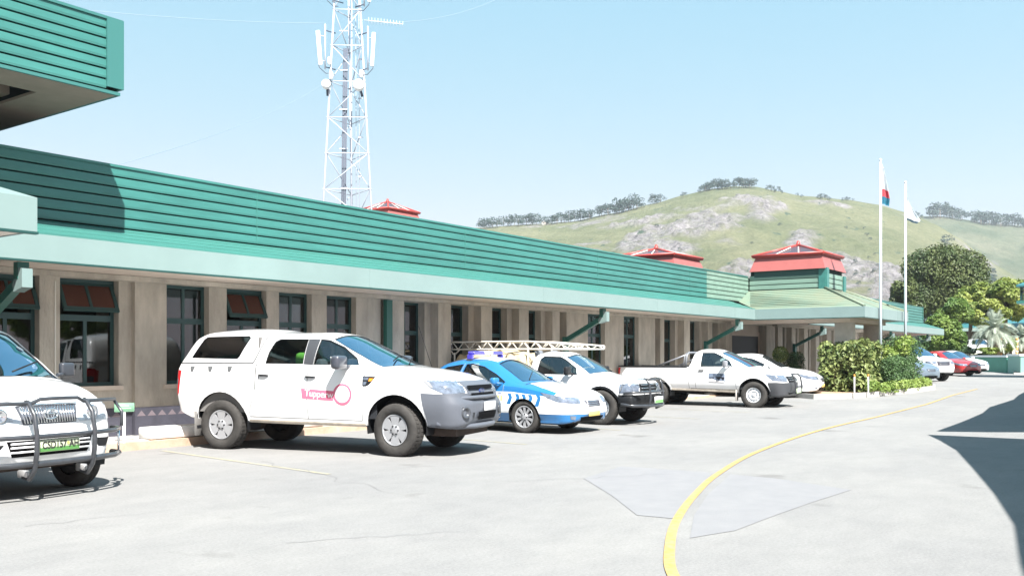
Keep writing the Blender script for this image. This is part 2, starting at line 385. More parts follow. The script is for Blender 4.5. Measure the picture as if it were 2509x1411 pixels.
# openings in the wall: x0, x1, kind  (a shallow, b deep, n narrow groove, d door)
OP = [(-7.7, -6.8, 'a'), (-6.45, -5.55, 'a'), (-5.2, -4.3, 'a'), (-2.4, -1.5, 'a'), (-1.15, -.25, 'a'), (.1, 1.0, 'a'), (1.35, 2.25, 'a'), (4.15, 5.05, 'a'), (5.4, 6.32, 'a'),
      (6.66, 7.58, 'o'), (7.91, 8.93, 'o'), (9.78, 10.66, 'a'), (11.05, 11.98, 'o'), (12.29, 13.14, 'a'), (13.55, 14.40, 'a'), (15.15, 15.45, 'n'),
      (15.92, 17.12, 'b'), (17.59, 18.79, 'b'), (19.24, 20.44, 'b'), (20.88, 22.05, 'b'), (22.42, 22.78, 'n'), (23.95, 24.95, 'a'), (26.12, 27.1, 'a'),
      (28.25, 28.62, 'n'), (28.91, 30.45, 'b'), (30.92, 32.45, 'b'), (32.84, 34.1, 'b'), (34.68, 38.3, 'd'), (39.3, 39.65, 'n'), (40.2, 41.35, 'b'), (41.85, 43.0, 'b'), (43.5, 44.65, 'b'),
      (45.15, 46.3, 'b'), (47.0, 47.35, 'n'), (48.0, 49.1, 'b'), (49.7, 50.8, 'b'), (51.4, 52.5, 'b'), (53.1, 54.2, 'b'), (55, 56.1, 'b'), (56.7, 57.8, 'b'), (58.4, 59.5, 'b'), (60.2, 61.3, 'b'), (61.9, 63.0, 'b')]
ZW0, ZW1 = 1.0, 2.77
m = MB(); x = X0
def wy(xx): return WY + (.10 if xx < 9.17 else 0)
for (a, b, k) in OP:
    if x < 9.17 < a:
        m.box(x, 9.17, WY + .1, 15.5, 0, ZW1); x = 9.17
    m.box(x, a, wy(x), 15.5, 0, ZW1)
    if k in 'ao':
        m.box(a, b, wy(a), 15.5, 0, ZW0 if a < 20 else .5)
    elif k == 'b': m.box(a, b, wy(a), 15.5, 0, .55)
    elif k == 'n': m.box(a, b, WY + .3, 15.5, 0, ZW1)
    if k == 'b':                          # stepped reveal: a small pier inside the recess
        m.box(b - .22, b, WY + .24, WY + .5, .55, ZW1)
    x = b
m.box(x, X1 - .6, WY, 15.5, 0, ZW1)
m.box(X0, X1 - .6, WY - .001, 15.5, ZW1, 2.845)
m.box(X0, PX0 + .2, 14.48, WY - .001, 2.765, 2.845)      # cornice fillet under the soffit
m.box(PX1 - .2, X1 - .6, 14.48, WY - .001, 2.765, 2.845)
m.box(X1 - 1.0, X1 - .6, 15.5, 26, 0, 2.845)
m.build('wall', BEIGE, B)
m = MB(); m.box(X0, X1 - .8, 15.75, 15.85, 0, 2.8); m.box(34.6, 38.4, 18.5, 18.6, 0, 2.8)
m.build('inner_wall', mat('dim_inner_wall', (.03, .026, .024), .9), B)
def frame_and_panes(a, b, y, z0, z1, ztr, mull=True, opened=False):
    f = MB(); t = .06
    f.box(a, a + t, y - .05, y, z0, z1); f.box(b - t, b, y - .05, y, z0, z1)
    f.box(a + t, b - t, y - .05, y, z0, z0 + t); f.box(a + t, b - t, y - .05, y, z1 - t, z1); f.box(a + t, b - t, y - .06, y, ztr - .05, ztr + .05)
    c = (a + b) / 2
    if mull: f.box(c - .03, c + .03, y - .045, y, z0 + t, ztr - .05)
    if mull and not opened: f.box(c - .03, c + .03, y - .045, y, ztr + .05, z1 - t)
    fo = f.build('window', WINFR, B)
    g = MB()
    if mull:
        g.box(a + t, c - .03, y - .03, y - .02, z0 + t, ztr - .05); g.box(c + .03, b - t, y - .03, y - .02, z0 + t, ztr - .05)
    else: g.box(a + t, b - t, y - .03, y - .02, z0 + t, ztr - .05)
    if not opened:
        if mull:
            g.box(a + t, c - .03, y - .03, y - .02, ztr + .05, z1 - t); g.box(c + .03, b - t, y - .03, y - .02, ztr + .05, z1 - t)
        else: g.box(a + t, b - t, y - .03, y - .02, ztr + .05, z1 - t)
    g.build('pane', BUILDGL, fo)
    if opened:                            # top sash hinged at its head and pushed outwards
        H = z1 - t - ztr - .05; s = MB(); Mx = Matrix.Translation((0, y - .03, z1 - t)) @ Matrix.Rotation(R(-27), 4, 'X')
        s2 = MB()
        s2.box(a + .03, a + .09, -.02, .02, -H, 0); s2.box(b - .09, b - .03, -.02, .02, -H, 0); s2.box(a + .09, b - .09, -.02, .02, -H, -H + .07)
        s2.box(a + .09, b - .09, -.02, .02, -.05, 0); s2.box(c - .025, c + .025, -.018, .018, -H + .07, -.05)
        s2.bm.transform(Mx); so_ = s2.build('open_sash', WINFR, fo)
        s3 = MB(); s3.box(a + .09, c - .025, -.006, .006, -H + .07, -.05); s3.box(c + .025, b - .09, -.006, .006, -H + .07, -.05); s3.bm.transform(Mx)
        s3.build('sash_pane', mat('maroon_reflecting_pane', (.07, .022, .014), .12), fo)
    return fo
for (a, b, k) in OP:
    if k == 'a' or k == 'o': frame_and_panes(a, b, wy(a) + .2, ZW0 if a < 20 else .5, ZW1, 2.13, True, k == 'o')
    elif k == 'b':
        fo = frame_and_panes(a, b - .22, WY + .5, .55, ZW1, 2.05, True)
        m = MB(); n_c = 26; w_ = (b - .22 - a - .2); P_ = []
        for q in range(n_c + 1): P_.append((a + .1 + w_ * q / n_c * (.45 if int(a * 7) % 3 == 0 else 1), WY + .60 + .018 * math.sin(q * 1.9)))
        for q in range(n_c): m.poly([(P_[q][0], P_[q][1], .6), (P_[q + 1][0], P_[q + 1][1], .6), (P_[q + 1][0], P_[q + 1][1], 2.7), (P_[q][0], P_[q][1], 2.7)])
        m.build('curtain', mat('grey_curtain', (.42, .43, .42), .9), fo, norm=False)
m = MB()
for (a, b, k) in OP:
    if k in 'ao':
        z_ = 1.0 if a < 20 else .5; m = MB(); m.box(a - .06, b + .06, wy(a) - .05, wy(a) - .002, z_ - .07, z_); m.build('sill', BEIGE2, B)
# door opening frame, and dark sheets painted as the shade inside its lobby
m = MB(); m.box(34.68, 34.8, 15.0, 15.2, 0, 2.5); m.box(38.18, 38.3, 15.0, 15.2, 0, 2.5); m.box(34.8, 38.18, 14.99, 15.2, 2.32, 2.77)
m.build('door_surround', BEIGE2, B)
m = MB(); m.box(34.8, 38.18, 15.02, 15.1, 0, 2.32); m.box(34.6, 34.68, 15.5, 18.4, 0, 2.77); m.box(38.3, 38.4, 15.5, 18.4, 0, 2.77); m.build('lobby_shade_sheets', mat('lobby_shade', (.02, .02, .024), .6), B)
# dado with painted triangle frieze
m = MB()
for a, b, y in ((X0, 9.17, WY + .1), (9.17, 34.6, WY), (38.4, X1 - .6, WY)):
    m.box(a, b, y - .008, y - .002, .10, .62)
m.box(9.165, 9.171, WY, WY + .09, .10, .62)
m.build('dado_band', DADO, B)
m = MB(); x = -2.0; sp_ = False
while x < 34:
    if x > 9.0 and not sp_: m.build('triangle_frieze', TRIANG, B, norm=False); m = MB(); sp_ = True
    y = (WY + .1 if x < 8.95 else WY) - .0095
    if not 8.9 < x < 9.2: m.poly([(x, y, .47), (x + .17, y, .47), (x + .085, y, .565)])
    x += .2
m.build('triangle_frieze', TRIANG, B, norm=False)
# eaves: fascia, soffit, drip
m = MB(); m.box(X0, PX0 - .003, FY, FY + .04, ZF0, ZF1); m.box(PX1 + .003, 65.2, FY, FY + .04, ZF0, ZF1); m.box(65.16, 65.2, FY + .04, 20, ZF0, ZF1)
m.box(PX0 - .04, PX0, PY, FY, ZF0, ZF1); m.box(PX0 - .04, PX1 + .04, PY - .04, PY, ZF0, ZF1); m.box(PX1, PX1 + .04, PY, FY, ZF0, ZF1)
m.box(-1.2, 5.2, 10.2, 10.24, ZF0, ZF1); m.box(5.16, 5.2, 10.24, FY, ZF0, ZF1); m.box(-1.2, -1.16, 10.24, FY, ZF0, ZF1)
# cover strips at the sheet joints
for xx in (13.3, 19.4, 25.5, 31.4, 44, 50, 56): m.box(xx, xx + .05, FY - .004, FY - .001, ZF0 + .01, ZF1 - .01)
for xx in (35.6, 37.6): m.box(xx, xx + .05, PY - .045, PY - .041, ZF0 + .01, ZF1 - .01)
m.build('fascia', FASCIA, B)
m = MB(); m.box(X0, PX0, FY - .008, FY + .05, ZF0 - .028, ZF0 - .001); m.box(PX1, 65.2, FY - .008, FY + .05, ZF0 - .028, ZF0 - .001)
m.box(PX0 - .045, PX0 + .02, PY, FY - .01, ZF0 - .028, ZF0 - .001); m.box(PX0 - .045, PX1 + .045, PY - .045, PY + .02, ZF0 - .028, ZF0 - .001)
m.box(-1.2, 5.21, 10.19, 10.26, ZF0 - .028, ZF0 - .001)
m.build('drip_edge', DGREEN, B)
m = MB(); m.box(X0, 65.1, FY + .06, 15.4, 2.852, 2.90); m.box(PX0 + .02, PX1 - .02, PY + .03, FY + .05, 2.852, 2.90); m.box(-1.15, 5.15, 10.27, FY + .05, 2.852, 2.9)
m.box(PX0 + .6, PX1 - .6, 9.95, 10.62, 2.70, 2.851); m.box(PX0 + .6, PX0 + 1.2, 10.62, 14.4, 2.70, 2.851)
m.build('soffit', BEIGE2, B)
# low roof slope in front of the parapet, in three stepped sheets
m = MB()
def slope(xa, xb):
    n = 4
    for i in range(n):
        ya, yb = FY + .005 + (LY - FY) * i / n, FY + .005 + (LY - FY) * (i + 1) / n
        za, zb = ZF1 + (ZL0 - ZF1) * i / n, ZF1 + (ZL0 - ZF1) * (i + 1) / n
        m.prism([(xa, ya, za + .022), (xa, yb, zb + .006), (xa, yb, zb - .03), (xa, ya, za - .03)], (xb - xa, 0, 0))
slope(X0, PX0 + 0.0); slope(PX1 + 0.0, 65.1)
m.build('lower_roof_slope', TEALD, B)
def louvre(m, p0, p1, z0, z1, n, out):   # shiplap boards between two plan points; out = outward normal
    p0 = Vector((*p0, 0)); p1 = Vector((*p1, 0)); d = p1 - p0; o = Vector((*out, 0)); h = (z1 - z0) / n
    for i in range(n):
        za = z0 + i * h + .026; zb = z0 + (i + 1) * h
        m.prism([p0 + o * .030 + Vector((0, 0, za)), p0 + o * .034 + Vector((0, 0, za + .03)), p0 + o * .026 + Vector((0, 0, zb)), p0 - o * .03 + Vector((0, 0, zb)), p0 - o * .03 + Vector((0, 0, za))], d)
m = MB(); louvre(m, (X0, LY), (31.4, LY), ZL0, ZL1 - .04, 6, (0, -1)); louvre(m, (37.7, LY), (X1, LY), ZL0, ZL1 - .04, 6, (0, -1))
louvre(m, (X1, LY + .03), (X1, 20), ZL0, ZL1 - .04, 6, (1, 0))
m.build('louvred_parapet', TEAL, B)
m = MB(); louvre(m, (31.402, LY), (35.27, LY), ZL0, ZL1 - .04, 6, (0, -1)); tag(m.build('faded_louvre_section', PGREEN, B), 'paler faded stretch of the louvred parapet next to the porch')
for xx in (5.2, 11.4, 17.6, 23.8, 30.0): m = MB(); m.box(xx, xx + .012, LY - .0365, LY - .03, ZL0 + .03, ZL1 - .05); m.build('sheet_joint', TEALD, B)
m = MB(); louvre(m, (35.3, 11.3), (35.3, 14.22), 4.05, 4.62, 3, (-1, 0)); louvre(m, (35.36, 11.3), (37.56, 11.3), 4.05, 4.62, 3, (0, -1)); louvre(m, (37.6, 11.3), (37.6, 14.22), 4.05, 4.62, 3, (1, 0))
m.build('porch_louvres', PGREEN, B)
m = MB(); m.box(X0, 35.2, LY - .05, LY + .1, ZL1 - .04, ZL1); m.box(37.7, X1 + .05, LY - .05, LY + .1, ZL1 - .04, ZL1)
m.box(X1 - .02, X1 + .07, LY - .06, LY - .045, ZL0, ZL1); m.box(35.24, 35.29, 11.23, 11.5, 4.0, 4.82); m.box(35.29, 35.55, 11.2, 11.25, 4.0, 4.82); m.box(37.4, 37.66, 11.2, 11.25, 4.0, 4.62)
m.box(35.35, 35.6, 14.0, 14.2, 4.62, 4.8)
m.build('parapet_trim', TEAL, B)
m = MB(); m.box(X0, X1 - .04, LY + .03, LY + .06, ZL0, ZL1 - .05); m.box(35.34, 37.56, 11.34, 14.2, 3.9, 4.9)
m.prism([(X0, LY + .1, ZL1 - .06), (X0, 26, ZL1 + .25), (X0, 26, ZL1), (X0, LY + .1, ZL1 - .2)], (X1 - X0, 0, 0))
m.build('parapet_backing', GROOVE, B)
m = MB(); a_ = 3.22; b_ = 4.04
A = [(PX0, PY, a_), (PX1, PY, a_), (PX1, FY + .6, a_), (PX0, FY + .02, a_)]
m.poly([(PX0 - .03, PY - .03, a_), (PX1 + .03, PY - .03, a_), (37.62, 11.28, b_), (35.28, 11.28, b_)])
m.poly([(PX0 - .03, FY, a_ + .0), (PX0 - .03, PY - .03, a_), (35.28, 11.28, b_), (35.28, 14.26, b_), (PX0 + 1.0, 14.26, 3.58)])
m.poly([(PX1 + .03, PY - .03, a_), (PX1 + .03, FY, a_), (PX1 - .9, 14.26, 3.58), (37.62, 14.26, b_), (37.62, 11.28, b_)])
porch = m.build('porch_hip_roof', PROOF, B)
m = MB()
for i in range(1, 11):                    # sheet laps on the porch roof
    t = i / 11; za = a_ + (b_ - a_) * t + .004
    xa = PX0 + (35.28 - PX0) * t; ya = PY + (11.28 - PY) * t; xb = PX1 + (37.62 - PX1) * t
    m.prism([(xa, ya, za), (xa, ya, za + .018), (xa + .05, ya, za + .02)], (0, 13.4 + .8 * t - ya, 0)); m.prism([(xa, ya, za), (xa, ya + .05, za + .02), (xa, ya, za + .018)], (xb - xa, 0, 0))
m.tube([(PX0 - .02, PY - .02, a_ + .02), (35.27, 11.27, b_ + .02)], .05, 6); m.tube([(PX1 + .02, PY - .02, a_ + .02), (37.63, 11.27, b_ + .02)], .05, 6)
m.build('roof_lap', PROOF, B)
# left porch roof
m = MB(); m.poly([(-1.2, 10.2, ZF1), (5.2, 10.2, ZF1), (3.4, 12.2, 4.0), (.6, 12.2, 4.0)]); m.poly([(5.2, 10.2, ZF1), (5.2, FY, ZF1), (4.2, 14.3, 3.6), (3.4, 14.2, 4.0), (3.4, 12.2, 4.0)]); m.poly([(-1.2, FY, ZF1), (-1.2, 10.2, ZF1), (.6, 12.2, 4.0), (.6, 14.2, 4.0)])
m.box(.6, 3.4, 12.2, 14.2, 3.9, 4.5)
m.box(-1.1, 4.9, 10.5, 13.0, ZF1 + .0, ZF1 + .09)
m.build('side_porch_roof', FASCIA, B)
# lanterns
def lantern(cx, cy, hx, hy, z0, zs, zt, za, fin=True):
    m = MB(); m.box(cx - hx + .12, cx + hx - .12, cy - hy + .12, cy + hy - .12, z0, zs + .3); L = m.build('roof_lantern', DGREEN, B)
    m = MB(); o = .16
    lo = [(cx - hx - .02, cy - hy - .02, zs), (cx + hx + .02, cy - hy - .02, zs), (cx + hx + .02, cy + hy + .02, zs), (cx - hx - .02, cy + hy + .02, zs)]
    hi = [(cx - hx + o, cy - hy + o, zt), (cx + hx - o, cy - hy + o, zt), (cx + hx - o, cy + hy - o, zt), (cx - hx + o, cy + hy - o, zt)]
    for i in range(4): m.poly([lo[i], lo[(i + 1) % 4], hi[(i + 1) % 4], hi[i]])
    m.build('skirt', RED, L)
    e = .06; m = MB(); m.box(cx - hx + e, cx + hx - e, cy - hy + e, cy + hy - e, zt, zt + .05)
    c4 = [Vector((cx - hx + e, cy - hy + e, zt + .07)), Vector((cx + hx - e, cy - hy + e, zt + .07)), Vector((cx + hx - e, cy + hy - e, zt + .07)), Vector((cx - hx + e, cy + hy - e, zt + .07))]
    ap = Vector((cx, cy, za))
    for c in c4: m.tube([c, ap], .05, 6)
    m.tube([ap - Vector((0, 0, .1)), ap + Vector((0, 0, .16))], [.13, .05], 6)
    for i in range(4): m.tube([c4[i], c4[(i + 1) % 4]], .045, 6)
    m.build('red_ridge_frame', REDD, L)
    m = MB()
    for i in range(4): m.poly([c4[i], c4[(i + 1) % 4], ap])
    m.build('skylight_glazing', mat('plum_skylight_glass', (.06, .035, .04), .25), L)
    m = MB()
    for i in range(4):
        for t in (.34, .66):
            a = c4[i].lerp(c4[(i + 1) % 4], t); u = 1 - abs(t - .5) * 2
            m.tube([a + Vector((0, 0, .02)), a.lerp(ap, u * .97) + Vector((0, 0, .03))], .025, 5)
    m.build('glazing_bar', mat('pale_glazing_bar', (.6, .55, .53), .5), L)
lantern(36.45, 12.7, 1.3, 1.45, 4.5, 4.78, 5.32, 5.86)
lantern(32.75, 17.0, 1.3, 1.45, 4.5, 4.72, 5.22, 5.66)
# rainwater pipes
def pipe(x, diag=True):
    m = MB()
    m.box(x - .09, x + .09, WY - .14, WY - .03, .2, 2.05 if diag else 2.75)
    if diag:
        m.prism([(x - .06, WY - .10, 2.02), (x - .06, WY - .10, 1.88), (x - .06, FY + .12, 2.52), (x - .06, FY + .12, 2.66)], (.12, 0, 0))
        m.box(x - .08, x + .08, FY + .13, FY + .25, 2.58, 2.82)
    o = m.build('downpipe', PIPEG, B)
    if diag:
        n = MB(); n.prism([(x - .075, FY + .02, 2.72), (x - .075, FY + .12, 2.74), (x - .075, FY + .30, 2.50), (x - .075, FY + .26, 2.40), (x - .075, FY + .02, 2.46)], (.15, 0, 0)); n.build('pipe_head', FASCIA, o)  # paler than the pipe: sunlight on this end is put into its colour
pipe(6.6); pipe(15.3, False); pipe(22.6); pipe(32.1); pipe(41.5); pipe(53.0); pipe(61.5)
# porch columns
for (cx, cy) in ((34.48, 10.3), (38.28, 10.35)):
    m = MB(); m.rbox(cx - .28, cx + .28, cy - .29, cy + .29, 0, 2.849, .015, 1); m.build('porch_column', COLUMNM, B)
# walkway and kerbs
m = MB(); m.box(X0, 33.0, 13.82, WY + .12, -.2, .14); tag(m.build('walkway', CONC), kind='structure')
m = MB(); m.box(X0, 33.0, 13.66, 13.818, -.2, .13); tag(m.build('kerb', KERBO), kind='structure')
m = MB(); m.rbox(8.85, 12.6, 13.74, 14.1, .142, .33, .02, 1); tag(m.build('concrete_step', mat('whitewashed_concrete', (.74, .74, .73), .8, var=.07, vscale=6)), 'whitewashed concrete step lying against the dado behind the double cab pickup', 'step')

# raised canopy over the entrance at the left
U = empty('raised_canopy', (0, 0, 0), label='tall teal louvred canopy projecting into the top left corner above the roof', cat='canopy')
ux0, ux1, uy0, uy1, uz0, uz1 = -7.0, 7.65, 12.7, 18.3, 5.28, 6.34
m = MB(); louvre(m, (ux0, uy0), (ux1 - .2, uy0), uz0 + .04, uz1, 7, (0, -1)); louvre(m, (ux1, uy0 + .2), (ux1, uy1), uz0 + .04, uz1, 7, (1, 0)); m.build('louvre_cladding', TEAL, U)
m = MB(); m.box(ux1 - .2, ux1 + .02, uy0 - .06, uy0 - .02, uz0 + .09, uz1 + .03); m.box(ux1 + .02, ux1 + .06, uy0 - .06, uy0 + .2, uz0 + .09, uz1 + .03)
m.box(ux0, ux1 + .02, uy0 - .03, uy0 + .01, uz0 - .0, uz0 + .045); m.box(ux1 - .03, ux1 + .02, uy0 + .01, uy1, uz0 - .0, uz0 + .045); m.box(ux0, ux1 + .05, uy0 - .05, uy1, uz1, uz1 + .04)
m.build('corner_trim', mat('mid_teal_trim', (.036, .14, .13), .35), U)
m = MB(); m.box(ux0, ux1 - .02, uy0 + .04, uy0 + .06, uz0 + .05, uz1 - .02); m.box(ux1 - .06, ux1 - .04, uy0 + .06, uy1, uz0 + .05, uz1 - .02); m.build('backing', GROOVE, U)
m = MB(); m.box(ux0, ux1 - .03, uy0 + .012, uy0 + .75, uz0 - .001, uz0 + .04); m.box(ux1 - .8, ux1 - .03, uy0 + .75, uy1, uz0 - .001, uz0 + .04)
m.box(ux0, ux1 - .8, uy1 - .7, uy1, uz0, uz0 + .04)
for k in range(4): m.box(ux0, ux1 - .8, uy0 + 1.55 + k * 1.15, uy0 + 1.8 + k * 1.15, uz0 + .1, uz0 + .3)
m.build('soffit_border', mat('canopy_soffit', (.26, .20, .16), .85, var=.1), U)
m = MB(); m.box(ux0, ux1 - .8, uy0 + .75, uy1 - .7, uz0 + .32, uz0 + .36); m.build('soffit_recess', mat('canopy_recess', (.08, .06, .06), .9), U)
for (cx, cy) in ((-3.0, 14.9), (-3.0, 18.2), (-6.4, 14.9), (-6.4, 18.2)):
    m = MB(); m.box(cx - .25, cx + .25, cy - .25, cy + .25, 4.2, uz0); m.build('post', COLUMNM, U)

# ------------------------------------------------------------------ vehicle kit
def pchip(T, x):
    n = len(T)
    if x <= T[0][0]: return T[0][1]
    if x >= T[-1][0]: return T[-1][1]
    for i in range(n - 1):
        if x <= T[i + 1][0]: break
    def sl(k): return (T[k + 1][1] - T[k][1]) / (T[k + 1][0] - T[k][0])
    def dv(k):
        if k == 0: return sl(0)
        if k == n - 1: return sl(n - 2)
        a, b = sl(k - 1), sl(k)
        return 0 if a * b <= 0 else 2 * a * b / (a + b)
    h = T[i + 1][0] - T[i][0]; t = (x - T[i][0]) / h; a, b = dv(i), dv(i + 1)
    return (1 + 2 * t) * (1 - t) ** 2 * T[i][1] + t * (1 - t) ** 2 * h * a + t * t * (3 - 2 * t) * T[i + 1][1] + t * t * (t - 1) * h * b
class Car:
    """A body lofted along its length from profile tables; patches, openings and trim are cut out of that surface."""
    def __init__(s, C, x0, x1, rf=(.22, .26), rr=(.12, .16), bulge=(.05, .02), front=None, rear=None, step=.055):
        s.C = C; xs = set()
        k = x0 + rr[0]
        while k < x1 - rf[0]: xs.add(round(k, 3)); k += step
        xs.add(x1 - rf[0])
        for t in C['zt'] + C['ze'] + C['zs']:
            if x0 + rr[0] < t[0] < x1 - rf[0]: xs.add(round(t[0], 3))
        xs = sorted(xs); xs = [x for i, x in enumerate(xs) if i == 0 or x - xs[i - 1] > .012]
        rings = []
        NA = 6
        for i in range(NA):                  # rounded tail
            a = R(90) * (1 - i / NA); rings.append((x0 + rr[0] - rr[0] * math.sin(a), rr[1] * (1 - math.cos(a))))
        for x in xs: rings.append((x, 0.0))
        for i in range(1, NA + 1):           # rounded nose
            a = R(90) * i / NA; rings.append((x1 - rf[0] + rf[0] * math.sin(a), rf[1] * (1 - math.cos(a))))
        bm = bmesh.new(); VR = []
        def ring(x, dw, dz):
            P = s.half(x); out = []
            ztop = P[-1][1]; zbot = P[0][1]; zc = (ztop + zbot) / 2; wm = max(p[0] for p in P)
            for (y, z) in P:
                yy = max(0, y * (1 - dw / wm)); k = 1 - dz / max(.2, (ztop - zbot) / 2); out.append((x, yy, zc + (z - zc) * k))
            return out
        def addring(pts):
            v = [bm.verts.new(p) for p in pts]; w = [v[0]] + [bm.verts.new((p[0], -p[1], p[2])) for p in pts[1:-1]] + [v[-1]]
            VR.append(v + w[1:-1][::-1])
        def cap(x, dw, dz, sgn, b):
            base = ring(x, dw, dz); zc = (base[0][2] + base[-1][2]) / 2
            L = []
            for q in (.9, .75, .58, .4, .2, .04):
                L.append([(x + sgn * b * (1 - q * q), y * q, zc + (z - zc) * q) for (_, y, z) in base])
            return L
        x, dw = rings[0]
        for r in reversed(cap(x0, rr[1], rr[1] * .35, -1, bulge[1])): addring(r)
        for (x, dw) in rings: addring(ring(x, dw, dw * .35))
        for r in cap(x1, rf[1], rf[1] * .35, 1, bulge[0]): addring(r)
        n = len(VR[0])
        for i in range(len(VR) - 1):
            for k in range(n):
                f = bm.faces.new([VR[i][k], VR[i + 1][k], VR[i + 1][(k + 1) % n], VR[i][(k + 1) % n]]); f.smooth = True
        bm.faces.new(VR[0]); bm.faces.new(VR[-1][::-1])
        if front or rear:                    # face profile: pull the nose and tail back by height
            for v in bm.verts:
                if front and v.co.x > front[0]: v.co.x = front[0] + (v.co.x - front[0]) * pchip(front[1], v.co.z)
                if rear and v.co.x < rear[0]: v.co.x = rear[0] + (v.co.x - rear[0]) * pchip(rear[1], v.co.z)
        bmesh.ops.recalc_face_normals(bm, faces=bm.faces)
        bm.normal_update()
        s.base = bm; s.body = bm.copy(); s.bvh = BVHTree.FromBMesh(bm)
    def half(s, x):
        g = lambda k: pchip(s.C[k], x)
        zb, zm, zs, ze, zt, wb, ws, wt = (g(k) for k in ('zb', 'zm', 'zs', 'ze', 'zt', 'wb', 'ws', 'wt'))
        ze = max(ze, zs + .006); zt = max(zt, ze + .004)
        P = [(0, zb), (wb * .5, zb), (wb - .1, zb), (wb - .03, zb + .008), (wb - .006, zb + .03), (wb, zb + .07)]
        y0, z0 = wb, zb + .07
        for i in range(1, 8):
            t = i / 8
            z = z0 + (zs - .03 - z0) * t
            u = (z - z0) / max(.01, zm - z0)
            y = y0 + (ws - y0) * math.sin(min(1, u) * math.pi / 2) if u < 1 else ws - (ws - (ws - .028)) * ((z - zm) / max(.01, zs - zm)) ** 2
            P.append((y, z))
        ye = ws - .03
        P += [(ye, zs - .018), (ye - .006, zs), (ye - .018, zs + .006)]
        A = Vector((ye - .018, zs + .006)); Bv = Vector((wt, ze)); G = Vector((0, zt))
        d = (Bv - A); L = d.length; rr = min(.09, L * .35, wt * .25)
        cr = (zt - ze)
        Pc = Bv + Vector((-rr, rr * cr / wt * 1.9 if wt > 0 else 0)); Pa = Bv - d.normalized() * rr if L > 1e-4 else Bv
        nrm = Vector((d.y, -d.x)).normalized() if L > 1e-4 else Vector((1, 0)); bow = min(.02, L * .04)
        for i in range(1, 8):
            t = i / 8; q = A.lerp(Pa, t) + nrm * bow * 4 * t * (1 - t); P.append((q.x, q.y))
        for i in range(0, 5):
            t = i / 4; q = (1 - t) ** 2 * Pa + 2 * t * (1 - t) * Bv + t * t * Pc; P.append((q.x, q.y))
        for i in range(1, 8):
            t = i / 7; y = Pc.x * (1 - t); q = y / Pc.x; P.append((y, Pc.y + (zt - Pc.y) * (1 - q * q)))
        return P
    VIEW = {'side': (0, 2), 'top': (0, 1), 'front': (1, 2)}
    def _cut(s, bm, poly, view, sel):
        a, b = s.VIEW[view]; n = len(poly)
        x0, x1 = min(p[0] for p in poly) - .12, max(p[0] for p in poly) + .12; y0, y1 = min(p[1] for p in poly) - .12, max(p[1] for p in poly) + .12
        def near(f):
            c = f.calc_center_median()
            if not sel(c, f.normal): return False
            return any(x0 < v.co[a] < x1 and y0 < v.co[b] < y1 for v in f.verts)
        F = [f for f in bm.faces if near(f)]
        for i in range(n):
            p, q = poly[i], poly[(i + 1) % n]; e = (q[0] - p[0], q[1] - p[1]); no = [0, 0, 0]; no[a] = e[1]; no[b] = -e[0]; co = [0, 0, 0]; co[a] = p[0]; co[b] = p[1]
            if abs(e[0]) + abs(e[1]) < 1e-6: continue
            ed = set(); vt = set()
            for f in F: ed.update(f.edges); vt.update(f.verts)
            for f in F: f.tag = True
            r = bmesh.ops.bisect_plane(bm, geom=list(F) + list(ed) + list(vt), plane_co=co, plane_no=no, dist=1e-6)
            F = [g for g in r['geom'] if isinstance(g, bmesh.types.BMFace) and g.is_valid]
        def inside(c):
            u, v = c[a], c[b]; r = False
            for i in range(n):
                (xa, ya), (xb, yb) = poly[i], poly[(i + 1) % n]
                if (ya > v) != (yb > v) and u < (xb - xa) * (v - ya) / (yb - ya) + xa: r = not r
            return r
        return [f for f in F if inside(f.calc_center_median())]
    def hole(s, poly, view='side', sel=lambda c, n: True):
        F = s._cut(s.body, poly, view, sel); bmesh.ops.delete(s.body, geom=F, context='FACES')
    def patch(s, polys, view='side', sel=lambda c, n: True, off=.004, thick=.006, minus=None):
        out = bmesh.new()
        if isinstance(polys[0][0], (int, float)): polys = [polys]
        for poly in polys:
            bm = s.base.copy(); bm.normal_update()
            if off:
                for v in bm.verts: v.co += v.normal * off
            bm.normal_update()
            F = s._cut(bm, poly, view, sel); keep = set(F)
            bmesh.ops.delete(bm, geom=[f for f in bm.faces if f not in keep], context='FACES')
            for mp in (minus or []):
                G = s._cut(bm, mp, view, sel); bmesh.ops.delete(bm, geom=G, context='FACES')
            if thick and bm.faces: bmesh.ops.solidify(bm, geom=list(bm.faces), thickness=thick)
            me = bpy.data.meshes.new('t'); bm.to_mesh(me); bm.free(); out.from_mesh(me); bpy.data.meshes.remove(me)
        for f in out.faces: f.smooth = True
        return out
    def project(s, bm, frm, dirn, off=.006):   # lay flat lettering onto the body
        for v in bm.verts:
            r = s.bvh.ray_cast(Vector(v.co) - Vector(dirn) * 3, Vector(dirn))
            if r[0] is not None: k = (Vector(v.co)).dot(Vector(dirn)); v.co = r[0] - Vector(dirn) * (off - k * 0) 
        return bm
RS = lambda c, n: c.y < -.3          # the car's right side, the one turned to the camera
LS = lambda c, n: c.y > .3
BS = lambda c, n: abs(c.y) > .3 and abs(n.y) > .25
RSF = lambda c, n: c.y < -.3 and n.y < -.25
LSF = lambda c, n: c.y > .3 and n.y > .25
def pp(car, root, name, polys, mt, view='side', sel=None, off=.004, thick=.006, minus=None):
    o = None
    for sl in ((RSF, LSF) if sel is None else (sel,)):
        bm = car.patch(polys, view, sl, off, thick, minus)
        bmesh.ops.remove_doubles(bm, verts=bm.verts, dist=.0006)
        if not bm.faces: bm.free(); continue
        o = link(name, bm, mt, root, True)
    return o
